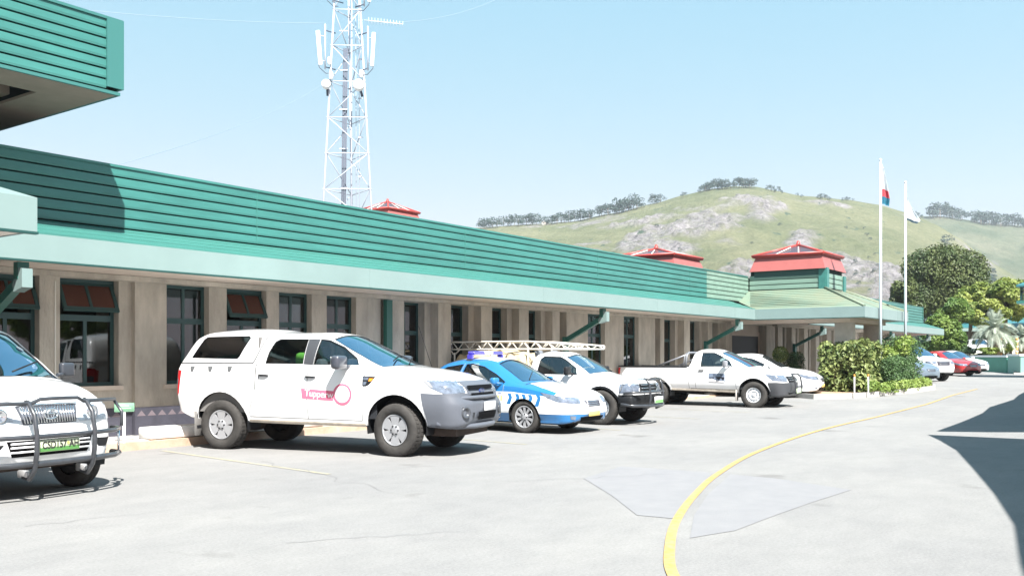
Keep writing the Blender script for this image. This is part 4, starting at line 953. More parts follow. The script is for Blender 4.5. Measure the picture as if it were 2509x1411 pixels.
# ------------------------------------------------------------------ saloon cars
def saloon(F, th, z0, paint, label, cat='car', livery=False, detail=True, name='saloon_car', xf=3.60, trk=1.50, lampmat=LAMP, steer=0, sc=1.0, group=None):
    C = dict(zt=[(.05, .93), (.3, 1.02), (.75, 1.075), (1.0, 1.17), (1.45, 1.40), (1.85, 1.47), (2.25, 1.48), (2.65, 1.43), (3.0, 1.27), (3.48, 1.015), (3.56, .985), (4.0, .93), (4.35, .855), (4.62, .77)],
             ze=[(.05, .88), (.75, 1.02), (1.0, 1.11), (1.45, 1.33), (1.85, 1.395), (2.3, 1.39), (2.6, 1.35), (3.0, 1.17), (3.42, .975), (3.6, .945), (4.0, .88), (4.35, .80), (4.62, .72)],
             zs=[(.05, .86), (1.0, .965), (2.5, .935), (3.4, .90), (4.0, .81), (4.35, .74), (4.62, .66)],
             zm=[(.05, .55), (4.62, .48)], zb=[(.05, .32), (.5, .21), (3.2, .20), (4.2, .19), (4.62, .19)],
             wb=[(.05, .76), (.6, .80), (4.0, .80), (4.62, .74)], ws=[(.05, .83), (.6, .88), (3.6, .885), (4.1, .86), (4.62, .76)],
             wt=[(.05, .66), (.8, .67), (1.2, .60), (1.9, .58), (2.6, .57), (3.0, .61), (3.42, .69), (4.0, .68), (4.62, .52)])
    car = Car(C, .05, 4.62, rf=(.28, .25), rr=(.12, .16), bulge=(.08, .03), front=(4.2, [(.15, .90), (.25, .98), (.40, 1.0), (.55, .99), (.7, .90), (.9, .72)]), step=.07 if detail else .11)
    XF, XR, RA = xf, xf - 2.6, .365
    p = place(F, th, XF, trk, z0)
    root = empty(name, p, R(th), label, cat, group); root.scale = (sc, sc, sc)
    WN = [[(1.12, 1.01), (1.28, 1.14), (1.52, 1.26), (1.93, 1.325), (1.905, .985)], [(2.0, .98), (2.025, 1.325), (2.16, 1.335), (2.48, 1.275), (2.82, 1.13), (3.10, .985), (3.08, .96)]]
    windows(car, root, WN, seal=.014)
    WS = [(2.74, -.45), (3.05, -.50), (3.40, -.585), (3.455, -.35), (3.47, 0), (3.455, .35), (3.40, .585), (3.05, .50), (2.74, .45), (2.70, 0)]
    wsel = lambda c, n: n.z > .2 and c.z > .95 and n.x > .05
    screen(car, root, WS, wsel)
    RW = [(1.38, -.45), (.98, -.52), (.96, 0), (.98, .52), (1.38, .45), (1.41, 0)]; rsel = lambda c, n: n.z > .2 and c.z > 1.0 and n.x < -.05
    screen(car, root, RW, rsel, 'rear_screen')
    body_finish(car, root, paint, ((XF, .31), (XR, .31)), RA, .88, .35, BLACKP)
    fs = lambda c, n: c.x > 4.0 and n.x > .1
    if detail:
        seam(car, root, [[(1.97, 1.35), (1.95, .95), (1.95, .30)], [(3.12, .93), (3.10, .6), (3.02, .32)], [(1.0, .98), (1.25, .75), (1.42, .45), (1.42, .30)], [(1.42, .30), (3.02, .30)]])
        seam(car, root, [[(3.56, -.72), (3.56, .72)]], .02, 'top', lambda c, n: n.z > .3 and c.z > .9, BLACKP, name='cowl_gap')
        for hx, hz in ((1.72, .84), (2.72, .82)):
            m = MB(); m.tube([(hx - .08, -.883, hz), (hx - .04, -.905, hz), (hx + .04, -.905, hz), (hx + .08, -.883, hz)], .012, 6); m.build('door_handle', paint, root)
    for sg in (-1, 1):
        pp(car, root, 'headlight', [(3.98, .80), (4.25, .755), (4.8, .66), (4.8, .56), (4.35, .62), (4.12, .70)], lampmat, 'side', lambda c, n, sg=sg: c.x > 3.9 and c.y * sg > .40 and c.z < .9, .007, .008)
        pp(car, root, 'tail_light', [(0, .85), (.3, .86), (.24, .72), (0, .70)], REDL, 'side', lambda c, n, sg=sg: c.x < .35 and c.y * sg > .5, .007, .006)
        mirror(root, 3.0, sg * .985, 1.005, paint, sz=(.07, .10, .07))
        wheel(root, XF, sg * trk / 2, .315, .315, .215, .215, 'ten', sg, R(steer), simple=not detail); wheel(root, XR, sg * trk / 2, .315, .315, .215, .215, 'ten', sg, simple=not detail)
    if livery:
        WL = mat('livery_white', (.8, .81, .82), .3, coat=1)
        pp(car, root, 'white_livery_band', [(.1, .80), (3.3, .80), (3.9, .745), (4.28, .70), (4.28, .385), (.1, .385)], WL, off=.003, thick=0, minus=[circ(XF, .31, RA, 26), circ(XR, .31, RA, 26)])
        pp(car, root, 'white_livery_nose', [(4.28, .385), (4.28, .9), (4.9, .9), (4.9, .385)], WL, 'side', lambda c, n: c.x > 4.1, .0035, 0)
        pp(car, root, 'white_livery_bonnet', [(3.58, -.60), (3.9, -.70), (4.27, -.72), (4.27, .72), (3.9, .70), (3.58, .60)], WL, 'top', lambda c, n: n.z > .45 and c.z > .7, .003, 0)
        pp(car, root, 'white_livery_roof', [(1.42, -.42), (2.66, -.42), (2.66, .42), (1.42, .42)], WL, 'top', lambda c, n: n.z > .6 and c.z > 1.3, .003, 0)
        for i, cx in enumerate((3.24, 3.42, 3.57, 3.72, 3.90)):
            pp(car, root, 'chevron', [(cx - .01, .77 - i * .006), (cx + .07, .77 - i * .006), (cx + .105, .69), (cx + .06, .56 - (i == 4) * .03), (cx - .03, .56 - (i == 4) * .03), (cx + .03, .69)], POLICE, 'side', RSF, .0055, 0, [circ(XF, .31, RA, 26)])
        YL_ = mat('yellow_sticker', (.75, .70, .22), .5)
        for a in (2.86, 2.98, 3.06): pp(car, root, 'yellow_block', [(a, .62), (a, .73), (a + .055, .73), (a + .055, .62)], YL_, 'side', RSF, .0055, 0)
        for (a, b, z_) in ((2.87, 2.93, .765), (3.0, 3.08, .765), (2.87, 2.94, .585), (3.0, 3.07, .585)):
            pp(car, root, 'navy_mark', [(a, z_), (a, z_ + .022), (b, z_ + .022), (b, z_)], mat('navy_letter', (.04, .10, .30), .5), 'side', RSF, .006, 0)
        link('fleet_number', side_text(car, '22', .15, 2.93, .325, .006), WHITE, root)
        # light bar
        m = MB(); m.rbox(1.95, 2.13, -.52, .52, 1.525, 1.60, .03, 2); m.box(1.98, 2.10, -.56, -.50, 1.44, 1.53); m.box(1.98, 2.10, .50, .56, 1.44, 1.53)
        lb = m.build('light_bar', mat('violet_lamp_dome', (.07, .06, .42), .15, coat=1), root)
        m = MB(); m.rbox(1.945, 2.135, -.16, .16, 1.535, 1.608, .02, 2); m.build('light_bar_centre', mat('pale_lilac_dome', (.45, .42, .62), .2, coat=1), lb)
    pp(car, root, 'grille', [(-.30, .64), (-.22, .52), (.22, .52), (.30, .64)], mat('grille_grey', (.05, .05, .065), .5, spec=.2), 'front', fs, .006, 0)
    m = MB()
    for zz in (.545, .58, .615):
        m.tube([(car.bvh.ray_cast(Vector((6, yy, zz)), Vector((-1, 0, 0)))[0].x + .012, yy, zz) for yy in (-.24, -.12, 0, .12, .24)], .009, 5)
    m.build('grille_bar', CHROME, root)
    pp(car, root, 'lower_intake', [(-.44, .33), (-.38, .24), (.38, .24), (.44, .33)], mat('black_slot', (.004, .004, .005), .7, spec=.08), 'front', fs, .005, 0)
    if detail:
        for sg in (-1, 1):
            pp(car, root, 'fog_lamp', [(sg * .56, .35), (sg * .68, .36), (sg * .66, .29), (sg * .57, .28)][::sg], LAMP, 'front', fs, .006, 0)
        x_ = car.bvh.ray_cast(Vector((6, 0, .385)), Vector((-1, 0, 0)))[0].x
        plate(root, x_ + .012, 0, .385, .42, .10, mat('faded_yellow_plate', (.72, .52, .16), .5), None, None, 0)
        m = MB(); m.tube([(3.43, -.4, 1.045), (3.2, .05, 1.18)], .008, 5); m.build('wiper', BLACKP, root)
    seats(root, ((1.25, (-.36, .36)), (2.15, (-.37, .37))), .6, .60, h=.52, wd=.46, mt=mat('navy_grey_seat', (.04, .045, .075), .9)); cabin(root, 1.0, 3.4, .86, .24, 3.15, .97)
    m = MB(); m.box(.5, 4.3, -.6, .6, .17, .22); m.build('underbody', BLACKP, root)
    return root
saloon((14.99, 10.6), -89, 0, POLICE, 'blue and white traffic police saloon with chevrons and a roof light bar', 'police car', livery=True, name='police_car')
saloon((31.05, 11.25), -83, gz(32), WPAINT, 'plain white saloon car parked between the open bed pickup and the porch hedge')

# ------------------------------------------------------------------ single cab pickups
def ute(F, th, z0, label, spec, name='pickup_truck', paint=WPAINT, detail=True, group=None):
    g = spec; car = Car(g['C'], g['x0'], g['x1'], rf=g.get('rf', (.22, .22)), rr=(.05, .06), bulge=(.05, .01), front=g.get('front'), step=.06 if detail else .1)
    XF, XR, RA, zc, W = g['xf'], g['xr'], g['RA'], g['zc'], g['W']
    root = empty(name, place(F, th, XF, g['trk'], z0), R(th), label, 'pickup truck', group)
    windows(car, root, g['WN'], seal=.014)
    screen(car, root, g['WS'], lambda c, n: n.z > .2 and c.z > g['zws'])
    cb = g['cabx']; zr = g['zrail']
    if g.get('bed'):                       # open load bed
        car.hole([(g['x0'] + .09, -W + .09), (cb - .06, -W + .09), (cb - .06, W - .09), (g['x0'] + .09, W - .09)], 'top', lambda c, n: n.z > .5 and c.x < cb - .02)
        m = MB(); a, b, w_ = g['x0'] + .09, cb - .06, W - .09
        m.box(a, b, -w_, w_, zr - .48, zr - .44); m.box(a, b, -w_ - .012, -w_, zr - .44, zr - .03); m.box(a, b, w_, w_ + .012, zr - .44, zr - .03); m.box(a - .012, a, -w_, w_, zr - .44, zr - .03); m.box(b, b + .012, -w_, w_, zr - .44, zr - .03)
        m.build('load_bed', mat('worn_white_bed', (.5, .5, .5), .5, var=.15), root)
        m = MB(); m.rbox(g['x0'] + .02, cb - .05, -W + .015, -W + .085, zr - .01, zr + .028, .01, 1); m.build('bed_rail', BLACKP, root)
        m = MB(); m.rbox(g['x0'] + .02, cb - .05, W - .085, W - .015, zr - .01, zr + .028, .01, 1); m.build('bed_rail', BLACKP, root)
    body_finish(car, root, paint, ((XF, zc), (XR, zc)), RA, W, .5)
    for a, L in (('panel_gap', g['seams']),): seam(car, root, L)
    for sg in (-1, 1):
        pp(car, root, 'headlight', g['HL'], LAMP, 'side', lambda c, n, sg=sg: c.x > XF + .3 and c.y * sg > g['hly'], .008, .01)
        wheel(root, XF, sg * g['trk'] / 2, g['rt'], g['rt'], g['tw'], g['rr'], g['wst'], sg, R(g.get('steer', 0)), g['rimm'], simple=not detail); wheel(root, XR, sg * g['trk'] / 2, g['rt'], g['rt'], g['tw'], g['rr'], g['wst'], sg, 0, g['rimm'], simple=not detail)
        mirror(root, g['mir'][0], sg * g['mir'][1], g['mir'][2], g.get('mirm', BLACKP), sz=(.06, .10, .095))
        pp(car, root, 'tail_light', [(g['x0'] - .1, zr - .03), (g['x0'] + .09, zr - .03), (g['x0'] + .07, zr - .30), (g['x0'] - .1, zr - .30)], REDL, 'side', lambda c, n, sg=sg: c.x < g['x0'] + .2 and c.y * sg > .5, .008, .008)
    if g.get('lip'): arch_lip(car, root, ((XF, zc), (XR, zc)), RA, g['lip'], g.get('lipw', .03), off=.01, a0=0, a1=180)
    pp(car, root, 'front_bumper', g['GB'], g['bump'], 'side', lambda c, n: c.x > XF - .1, .014, .02)
    fs = lambda c, n: c.x > XF + .4 and n.x > .1
    pp(car, root, 'grille', g['grille'], g['grm'], 'front', fs, .012, .01)
    m = MB()
    for (yy0, yy1, zz) in g['bars']:
        m.tube([(car.bvh.ray_cast(Vector((7, yy0 + (yy1 - yy0) * k / 4, zz)), Vector((-1, 0, 0)))[0].x + .022, yy0 + (yy1 - yy0) * k / 4, zz) for k in range(5)], .012, 5)
    m.build('grille_bar', g.get('barm', CHROME), root)
    pp(car, root, 'sill', [(XR + RA, g['zsl'] - .14), (XR + RA, g['zsl']), (XF - RA, g['zsl']), (XF - RA, g['zsl'] - .14)], mat('dusty_white_sill', (.50, .45, .38), .6, var=.3, vscale=5), off=.008, thick=.01)
    m = MB(); m.rbox(-.09, .09, -.02, .02, -.015, .015, .012, 1); h = m.build('door_handle', g.get('hm', BLACKP), root); h.location = (g['han'][0], -W - .005, g['han'][1])
    seats(root, ((cb + .28, (-.36, .36)),), .7, g['zsl'] + .42, h=.55, mt=g.get('seatm')); cabin(root, cb + .04, XF - .35, W, g['zsl'], XF - .62, g['zdash'])
    m = MB(); m.tube([(XR, -.6, g['rt']), (XR, .6, g['rt'])], .05, 8); m.tube([(XF, -.6, g['rt'] - .03), (XF, .6, g['rt'] - .03)], .045, 8); m.rbox(XR - .15, XR + .15, -.14, .16, g['rt'] - .14, g['rt'] + .14, .06)
    m.box(g['x0'] + .2, XF + .5, -.48, -.38, zc + .06, zc + .2); m.box(g['x0'] + .2, XF + .5, .38, .48, zc + .06, zc + .2); m.tube([(XR + .2, .15, zc), (XF - .6, .15, zc)], .035, 8); m.build('chassis', UNDER, root)
    return car, root
def ladder_truck():
    C = dict(zt=[(-.2, 1.0), (2.04, 1.0), (2.09, 1.25), (2.17, 1.53), (2.32, 1.605), (2.75, 1.595), (2.98, 1.53), (3.4, 1.32), (3.72, 1.135), (3.8, 1.105), (4.2, 1.065), (4.55, 1.01), (4.72, .97)],
             ze=[(-.2, .985), (2.04, .985), (2.09, 1.18), (2.17, 1.44), (2.32, 1.53), (2.75, 1.52), (2.98, 1.44), (3.4, 1.235), (3.68, 1.08), (4.2, 1.02), (4.55, .965), (4.72, .92)],
             zs=[(-.2, .97), (2.0, .985), (2.2, 1.06), (3.0, 1.055), (3.6, 1.03), (4.2, .96), (4.72, .87)], zm=[(-.2, .72), (4.72, .7)], zb=[(-.2, .46), (3.6, .42), (4.72, .44)],
             wb=[(-.2, .78), (4.72, .76)], ws=[(-.2, .83), (4.2, .845), (4.72, .80)], wt=[(-.2, .76), (2.0, .76), (2.12, .62), (2.9, .60), (3.68, .70), (4.72, .64)])
    g = dict(C=C, x0=-.2, x1=4.72, rf=(.16, .14), xf=4.0, xr=1.05, RA=.425, zc=.38, W=.845, trk=1.52, cabx=2.05, zrail=.985,
             WN=[[(2.36, 1.10), (2.385, 1.42), (2.46, 1.485), (2.86, 1.475), (3.02, 1.40), (3.30, 1.23), (3.38, 1.09)]],
             WS=[(3.0, -.50), (3.64, -.64), (3.69, -.3), (3.70, 0), (3.69, .3), (3.64, .64), (3.0, .50), (2.98, 0)], zws=1.07,
             seams=[[(2.22, 1.5), (2.22, .5)], [(3.52, 1.05), (3.50, .5)], [(-.19, .97), (2.04, .97)]], HL=[(4.44, .90), (4.9, .90), (4.9, .70), (4.44, .70)], hly=.46, rt=.375, tw=.24, rr=.21, wst='steel', rimm=STEELW,
             mir=(3.24, .955, 1.17), lip=BLACKP, lipw=.045, GB=[(4.42, .66), (5.2, .66), (5.2, .42), (4.46, .42)], bump=BLACKP, grille=[(-.44, .90), (-.44, .70), (.44, .70), (.44, .90)], grm=BLACKP,
             bars=[(-.4, .4, .87), (-.4, .4, .80), (-.4, .4, .73)], zsl=.56, han=(2.42, .93), zdash=1.10)
    car, root = ute((17.74, 10.52), -86, .0, 'white single cab pickup with a beige canvas load and a long ladder frame', g)
    TR = mat('cream_steel_frame', (.62, .59, .52), .5)
    m = MB()
    for y in (-.55, .55):
        xs = [-.35 + .34 * k for k in range(12)]
        top = lambda x: 1.84 if x < 2.0 else 1.84 - (x - 2.0) * .075; bot = lambda x: 1.66
        m.tube([(x, y, top(x)) for x in xs], .02, 6); m.tube([(x, y, bot(x)) for x in xs], .02, 6)
        for k in range(11):
            a, b = xs[k], xs[k + 1]; c = (a + b) / 2; m.tube([(a, y, bot(a)), (c, y, top(c))], .012, 5); m.tube([(c, y, top(c)), (b, y, bot(b))], .012, 5)
        m.tube([(xs[0], y, 1.66), (xs[0], y, 1.84)], .02, 6); m.tube([(xs[-1], y, 1.66), (xs[-1], y, top(xs[-1]))], .022, 6)
        m.tube([(-.12, y, .98), (-.12, y, 1.58)], .022, 6); m.tube([(-.12, y, 1.52), (-.28, y, 1.66)], .016, 5); m.tube([(-.12, y, 1.52), (.04, y, 1.66)], .016, 5); m.tube([(1.98, y, .98), (1.98, y, 1.66)], .022, 6)
    for x in (-.35, .6, 1.6, 2.6, 3.39): m.tube([(x, -.55, 1.66), (x, .55, 1.66)], .018, 6)
    m.tube([(-.35, -.55, 1.84), (-.35, .55, 1.84)], .018, 6)
    m.build('ladder_rack', TR, root)
    # canvas: a bulging sheet over the load
    bm = bmesh.new(); N, K = 26, 18; G = []
    for i in range(N + 1):
        row = []; x = -.05 + 2.03 * i / N
        for k in range(K + 1):
            t = k / K; a = math.pi * t; wob = .018 * math.sin(i * 1.7 + k * .9) + .02 * mnoise.noise((i * .5, k * .5, 2))
            y = -.76 * math.copysign(abs(math.cos(a)) ** .35, math.cos(a)); z = .97 + (.62 + wob * 2) * abs(math.sin(a)) ** .4
            endp = min(1, min(i, N - i) / 1.2); row.append(bm.verts.new((x + wob * .5, y * (1 + wob), .97 + (z - .97) * (.35 + .65 * endp) - .05 * math.sin(i / N * math.pi * 3) * abs(math.sin(a)))))
        G.append(row)
    for i in range(N):
        for k in range(K): bm.faces.new([G[i][k], G[i + 1][k], G[i + 1][k + 1], G[i][k + 1]]).smooth = True
    link('canvas_cover', bm, mat('beige_canvas', (.42, .34, .22), .9, var=.12, vscale=4, bump=.6, bscale=6), root)
    for x in (.5, 1.0, 1.45):
        m = MB(); m.tube([(x - .1, -.80, .98), (x, -.79, 1.35), (x + .06, -.70, 1.56), (x + .06, 0, 1.62), (x + .06, .7, 1.56), (x, .79, 1.35), (x - .1, .80, .98)], .012, 5); m.build('strap', BLACKP, root)
    m = MB()                              # bull bar
    for y in (-.34, .34):
        m.tube([(4.78, y, .34), (4.93, y, .40), (4.96, y, .60), (4.93, y, .88), (4.86, y, .99), (4.80, y, 1.0)], .028, 8)
    m.tube([(4.88, -.34, .985), (4.90, 0, .99), (4.88, .34, .985)], .024, 8)
    m.build('bull_bar', BULLBAR, root)
    m = MB(); m.tube([(4.55, -.86, .70), (4.78, -.74, .72), (4.94, -.4, .72), (4.97, 0, .72), (4.94, .4, .72), (4.78, .74, .72), (4.55, .86, .70)], .026, 8); m.build('upper_cross_tube', BULLBAR, root)
    m = MB(); m.tube([(4.50, -.88, .46), (4.76, -.78, .43), (4.93, -.4, .42), (4.97, 0, .42), (4.93, .4, .42), (4.76, .78, .43), (4.50, .88, .46)], .036, 8); m.build('lower_cross_tube', BULLBAR, root)
    for sg in (-1, 1):
        m = MB(); m.tube([(4.48, sg * .86, .74), (4.56, sg * .86, .96), (4.80, sg * .60, 1.0), (4.88, sg * .34, .985)], .012, 6); m.build('side_hoop', CHROME, root)
        m = MB(); m.rbox(4.40, 4.74, sg * .70 - .14, sg * .70 + .14, .44, .64, .04, 2); m.build('bumper_corner', BLACKP, root)
    plate(root, 5.005, 0, .545, .44, .14, WHITE, None, None, 0, band=(mat('plate_green', (.16, .42, .12), .5), .5))
ladder_truck()
def open_truck():
    C = dict(zt=[(-.38, 1.19), (1.95, 1.19), (2.0, 1.40), (2.07, 1.64), (2.24, 1.715), (2.62, 1.705), (2.86, 1.64), (3.4, 1.41), (3.84, 1.20), (3.92, 1.17), (4.3, 1.11), (4.6, 1.02), (4.78, .92)],
             ze=[(-.38, 1.175), (1.95, 1.175), (2.0, 1.34), (2.07, 1.56), (2.24, 1.64), (2.62, 1.63), (2.86, 1.56), (3.4, 1.33), (3.80, 1.15), (4.3, 1.06), (4.6, .97), (4.78, .87)],
             zs=[(-.38, 1.16), (2.0, 1.16), (3.0, 1.15), (3.7, 1.12), (4.2, 1.03), (4.5, .95), (4.78, .82)], zm=[(-.38, .8), (4.78, .74)], zb=[(-.38, .50), (3.6, .42), (4.4, .34), (4.78, .33)],
             wb=[(-.38, .80), (4.78, .76)], ws=[(-.38, .86), (4.1, .875), (4.78, .80)], wt=[(-.38, .79), (1.95, .79), (2.05, .66), (2.8, .63), (3.8, .72), (4.78, .62)])
    g = dict(C=C, x0=-.38, x1=4.78, rf=(.24, .22), xf=3.95, xr=.90, RA=.47, zc=.40, W=.875, trk=1.52, cabx=1.97, zrail=1.178, bed=True,
             WN=[[(2.34, 1.195), (2.345, 1.595), (2.70, 1.59), (2.90, 1.50), (3.18, 1.345), (3.30, 1.20)]],
             WS=[(2.90, -.53), (3.76, -.66), (3.80, -.3), (3.81, 0), (3.80, .3), (3.76, .66), (2.90, .53), (2.88, 0)], zws=1.16,
             seams=[[(2.20, 1.6), (2.18, .5)], [(3.45, 1.15), (3.42, .5)], [(1.97, 1.17), (1.97, .5)]], HL=[(4.28, .98), (4.62, .96), (4.95, .90), (4.95, .76), (4.50, .80)], hly=.42, rt=.38, tw=.24, rr=.215, wst='steel', rimm=STEELW,
             mir=(3.16, .99, 1.27), mirm=mat('pale_grey_mirror', (.18, .19, .21), .4), lip=WPAINT, lipw=.035, GB=[(4.36, .74), (4.58, .75), (5.2, .72), (5.2, .28), (4.34, .34), (4.43, .5)], bump=mat('charcoal_bumper', (.055, .058, .065), .45), grille=[(-.40, .92), (-.34, .74), (.34, .74), (.40, .92)], grm=BLACKP,
             bars=[(-.3, .3, .87), (-.3, .3, .81)], zsl=.53, han=(2.37, 1.08), zdash=1.2, seatm=GREYIN)
    car, root = ute((25.92, 10.3), -87, gz(26) - .02, 'white single cab pickup with an open load bed, roll bar and dark door logo', g)
    m = MB()
    m.tube([(1.84, -.78, 1.19), (1.86, -.72, 1.52), (1.87, -.60, 1.60), (1.87, .60, 1.60), (1.86, .72, 1.52), (1.84, .78, 1.19)], .032, 8); m.tube([(1.78, -.80, 1.19), (1.80, -.74, 1.50), (1.81, -.62, 1.58), (1.81, .62, 1.58), (1.80, .74, 1.50), (1.78, .80, 1.19)], .02, 8)
    for sg in (-1, 1): m.tube([(1.84, sg * .70, 1.54), (.95, sg * .80, 1.20)], .026, 8)
    m.build('roll_bar', mat('grey_roll_bar', (.16, .17, .19), .35), root)
    m = MB()
    for y in (-.30, .30): m.tube([(4.80, y, .42), (4.97, y, .46), (5.0, y, .62), (4.96, y, .88), (4.88, y, .98)], .026, 8)
    m.tube([(4.88, -.30, .98), (4.90, 0, .985), (4.88, .30, .98)], .024, 8); m.tube([(5.0, -.30, .62), (5.0, .30, .62)], .02, 8)
    m.build('nudge_bar', BULLBAR, root)
    plate(root, 5.0, 0, .50, .42, .13, mat('white_green_plate', (.55, .68, .45), .5), None, None, 0)
    lg = pp(car, root, 'door_logo', [(2.60, 1.0), (3.10, .985), (3.10, .72), (2.60, .73)], mat('logo_pale_blue', (.15, .19, .26), .5), 'side', RSF, .005, 0)
    K = mat('logo_black', (.012, .012, .02), .5)
    pp(car, lg, 'logo_mountains', [(2.64, .84), (2.70, .86), (2.76, .845), (2.80, .885), (2.86, .845), (2.92, .80), (2.98, .86), (3.04, .79), (3.08, .83), (3.09, .88), (2.95, .895), (2.62, .875)], K, 'side', RSF, .0065, 0)
    pp(car, lg, 'logo_block', [[(2.73, .985), (2.83, .98), (2.83, .905), (2.74, .905)], [(2.95, .97), (3.06, .965), (3.06, .92), (2.96, .92)]], mat('logo_slate', (.07, .09, .13), .5), 'side', RSF, .0065, 0)
    pp(car, lg, 'logo_white_ground', [(2.60, .835), (2.70, .83), (2.9, .775), (3.06, .775), (3.10, .725), (2.60, .735)], mat('sticker_white', (.85, .83, .83), .5), 'side', RSF, .006, 0)
    pp(car, lg, 'logo_grey_line', [(2.62, .742), (3.0, .742), (3.0, .758), (2.62, .758)], mat('letter_grey', (.25, .25, .27), .6), 'side', RSF, .0075, 0)
    for sg in (-1, 1):
        m = MB(); m.rbox(3.42, 3.44, sg * .78 - .10, sg * .78 + .10, .20, .52, .006, 1); m.build('mud_flap', mat('pale_mud_flap', (.35, .33, .31), .8), root)
open_truck()

# ------------------------------------------------------------------ white people carrier at the left edge
def people_carrier():
    C = dict(zt=[(0, 1.15), (.1, 1.55), (.3, 1.76), (.9, 1.91), (1.6, 1.93), (2.5, 1.93), (2.78, 1.88), (2.92, 1.83), (3.3, 1.595), (3.78, 1.285), (3.86, 1.255), (4.1, 1.205), (4.33, 1.13), (4.46, 1.06)],
             ze=[(0, 1.12), (.1, 1.48), (.3, 1.68), (.9, 1.82), (2.5, 1.83), (2.78, 1.77), (3.28, 1.47), (3.72, 1.21), (3.9, 1.18), (4.2, 1.12), (4.46, 1.0)],
             zs=[(0, 1.06), (2.5, 1.09), (3.4, 1.10), (4.0, 1.02), (4.46, .92)], zm=[(0, .75), (4.46, .7)], zb=[(0, .42), (.4, .34), (3.6, .33), (4.46, .34)],
             wb=[(0, .80), (4.46, .80)], ws=[(0, .86), (1, .89), (4.0, .89), (4.46, .84)], wt=[(0, .74), (.5, .68), (2.3, .66), (3.0, .68), (3.46, .73), (4.46, .68)])
    car = Car(C, 0, 4.46, rf=(.20, .20), rr=(.08, .1), bulge=(.06, .01), front=(4.0, [(.3, .93), (.42, .99), (.6, 1.0), (.72, .95), (.9, .90), (1.05, .82), (1.15, .7)]))
    XF, XR, RA = 3.88, 1.15, .39
    root = empty('people_carrier', (0, 0, 0), R(-82), 'white people carrier with a dark bull bar cut off by the left edge', 'people carrier')
    t = R(-82); d = Vector((math.cos(t), math.sin(t), 0)); n = Vector((-math.sin(t), math.cos(t), 0)); root.location = Vector((5.80, 10.52, 0)) - d * XF - n * .74
    WN = [[(.35, 1.18), (.5, 1.60), (.62, 1.64), (1.0, 1.66), (1.0, 1.17)], [(1.08, 1.17), (1.08, 1.665), (1.85, 1.665), (1.85, 1.16)], [(1.95, 1.16), (1.95, 1.665), (2.62, 1.67), (2.90, 1.55), (3.32, 1.28), (3.40, 1.16)]]
    windows(car, root, WN)
    WS = [(2.93, -.54), (3.28, -.60), (3.71, -.66), (3.765, -.35), (3.785, 0), (3.765, .35), (3.71, .66), (3.28, .60), (2.93, .54), (2.91, 0)]
    screen(car, root, WS, lambda c, n: n.z > .2 and c.z > 1.16)
    body_finish(car, root, WPAINT, ((XF, .34), (XR, .34)), RA, .885, .5)
    fs = lambda c, n: c.x > 4.0 and n.x > .05
    seam(car, root, [[(3.86, -.70), (3.86, .70)]], .02, 'top', lambda c, n: n.z > .3 and c.z > 1.1, BLACKP, name='cowl_gap')
    seam(car, root, [[(-.70, 1.02), (-.35, 1.035), (.35, 1.035), (.70, 1.02)]], .010, 'front', lambda c, n: c.x > 4.0 and c.z > .9, name='bonnet_gap')
    seam(car, root, [[(1.9, 1.7), (1.9, .45)], [(3.15, 1.1), (3.15, .45)], [(.95, 1.1), (1.04, .75)]])
    GR = [(-.36, .99), (-.31, .79), (.31, .79), (.36, .99)]
    pp(car, root, 'grille', GR, mat('grille_dark_chrome', (.07, .075, .09), .3), 'front', fs, .006, 0)
    hit = lambda y, z: car.bvh.ray_cast(Vector((7, y, z)), Vector((-1, 0, 0)))[0].x
    m = MB()
    for k in range(20):
        y = -.31 + .0326 * k; m.tube([(hit(y, .97) + .014, y, .975), (hit(y * .95, .80) + .014, y * .93, .80)], .0075, 5)
    m.tube([(hit(y, .985) + .014, y, .99) for y in (-.36, -.2, 0, .2, .36)], .012, 6)
    m.build('grille_bar', CHROME, root)
    m = MB(); e = [(hit(.0, .89) + .035, .082 * math.cos(a), .89 + .056 * math.sin(a)) for a in [2 * math.pi * k / 20 for k in range(21)]]; m.tube(e, .009, 6, cap=False)
    m.tube([(e[0][0], .036 * math.cos(a), .885 + .05 * math.sin(a)) for a in [2 * math.pi * k / 16 for k in range(17)]], .007, 6, cap=False); m.tube([(e[0][0], .070 * math.cos(a), .915 + .024 * math.sin(a)) for a in [2 * math.pi * k / 16 for k in range(17)]], .007, 6, cap=False)
    m.build('oval_emblem', CHROME, root)
    for sg in (-1, 1):
        pp(car, root, 'headlight', [(4.14, .985), (4.7, .985), (4.7, .785), (4.20, .80)], mat('clear_headlamp', (.5, .56, .62), .1, coat=1, var=.3, vscale=12), 'side', lambda c, n, sg=sg: c.x > 4.0 and c.y * sg > .375, .006, .008)
        pp(car, root, 'side_lens', [(4.02, .97), (4.13, .985), (4.19, .80), (4.10, .82)], LAMP, 'side', lambda c, n, sg=sg: c.x > 3.9 and c.y * sg > .6, .006, 0)
        m = MB(); m.lathe([(0, .003), (.012, .05), (.03, .07), (.0, .078)], 20, 'x'); o = m.build('headlamp_reflector', [CHROME], root); o.location = (hit(.56, .885) + .004, sg * .54, .885); o.rotation_euler = (0, 0, sg * R(14))
        pp(car, root, 'fog_recess', [(sg * .52, .60), (sg * .78, .585), (sg * .72, .49), (sg * .60, .50)][::sg], BLACKP, 'front', fs, .004, 0)
        mirror(root, 3.36, sg * 1.02, 1.335, mat('dark_grey_mirror', (.035, .04, .05), .35, coat=.3), sz=(.05, .09, .085))
    pp(car, root, 'lower_grille', [(-.50, .63), (-.44, .46), (.44, .46), (.50, .63)], mat('black_slot', (.004, .004, .005), .7, spec=.08), 'front', fs, .004, 0)
    m = MB()
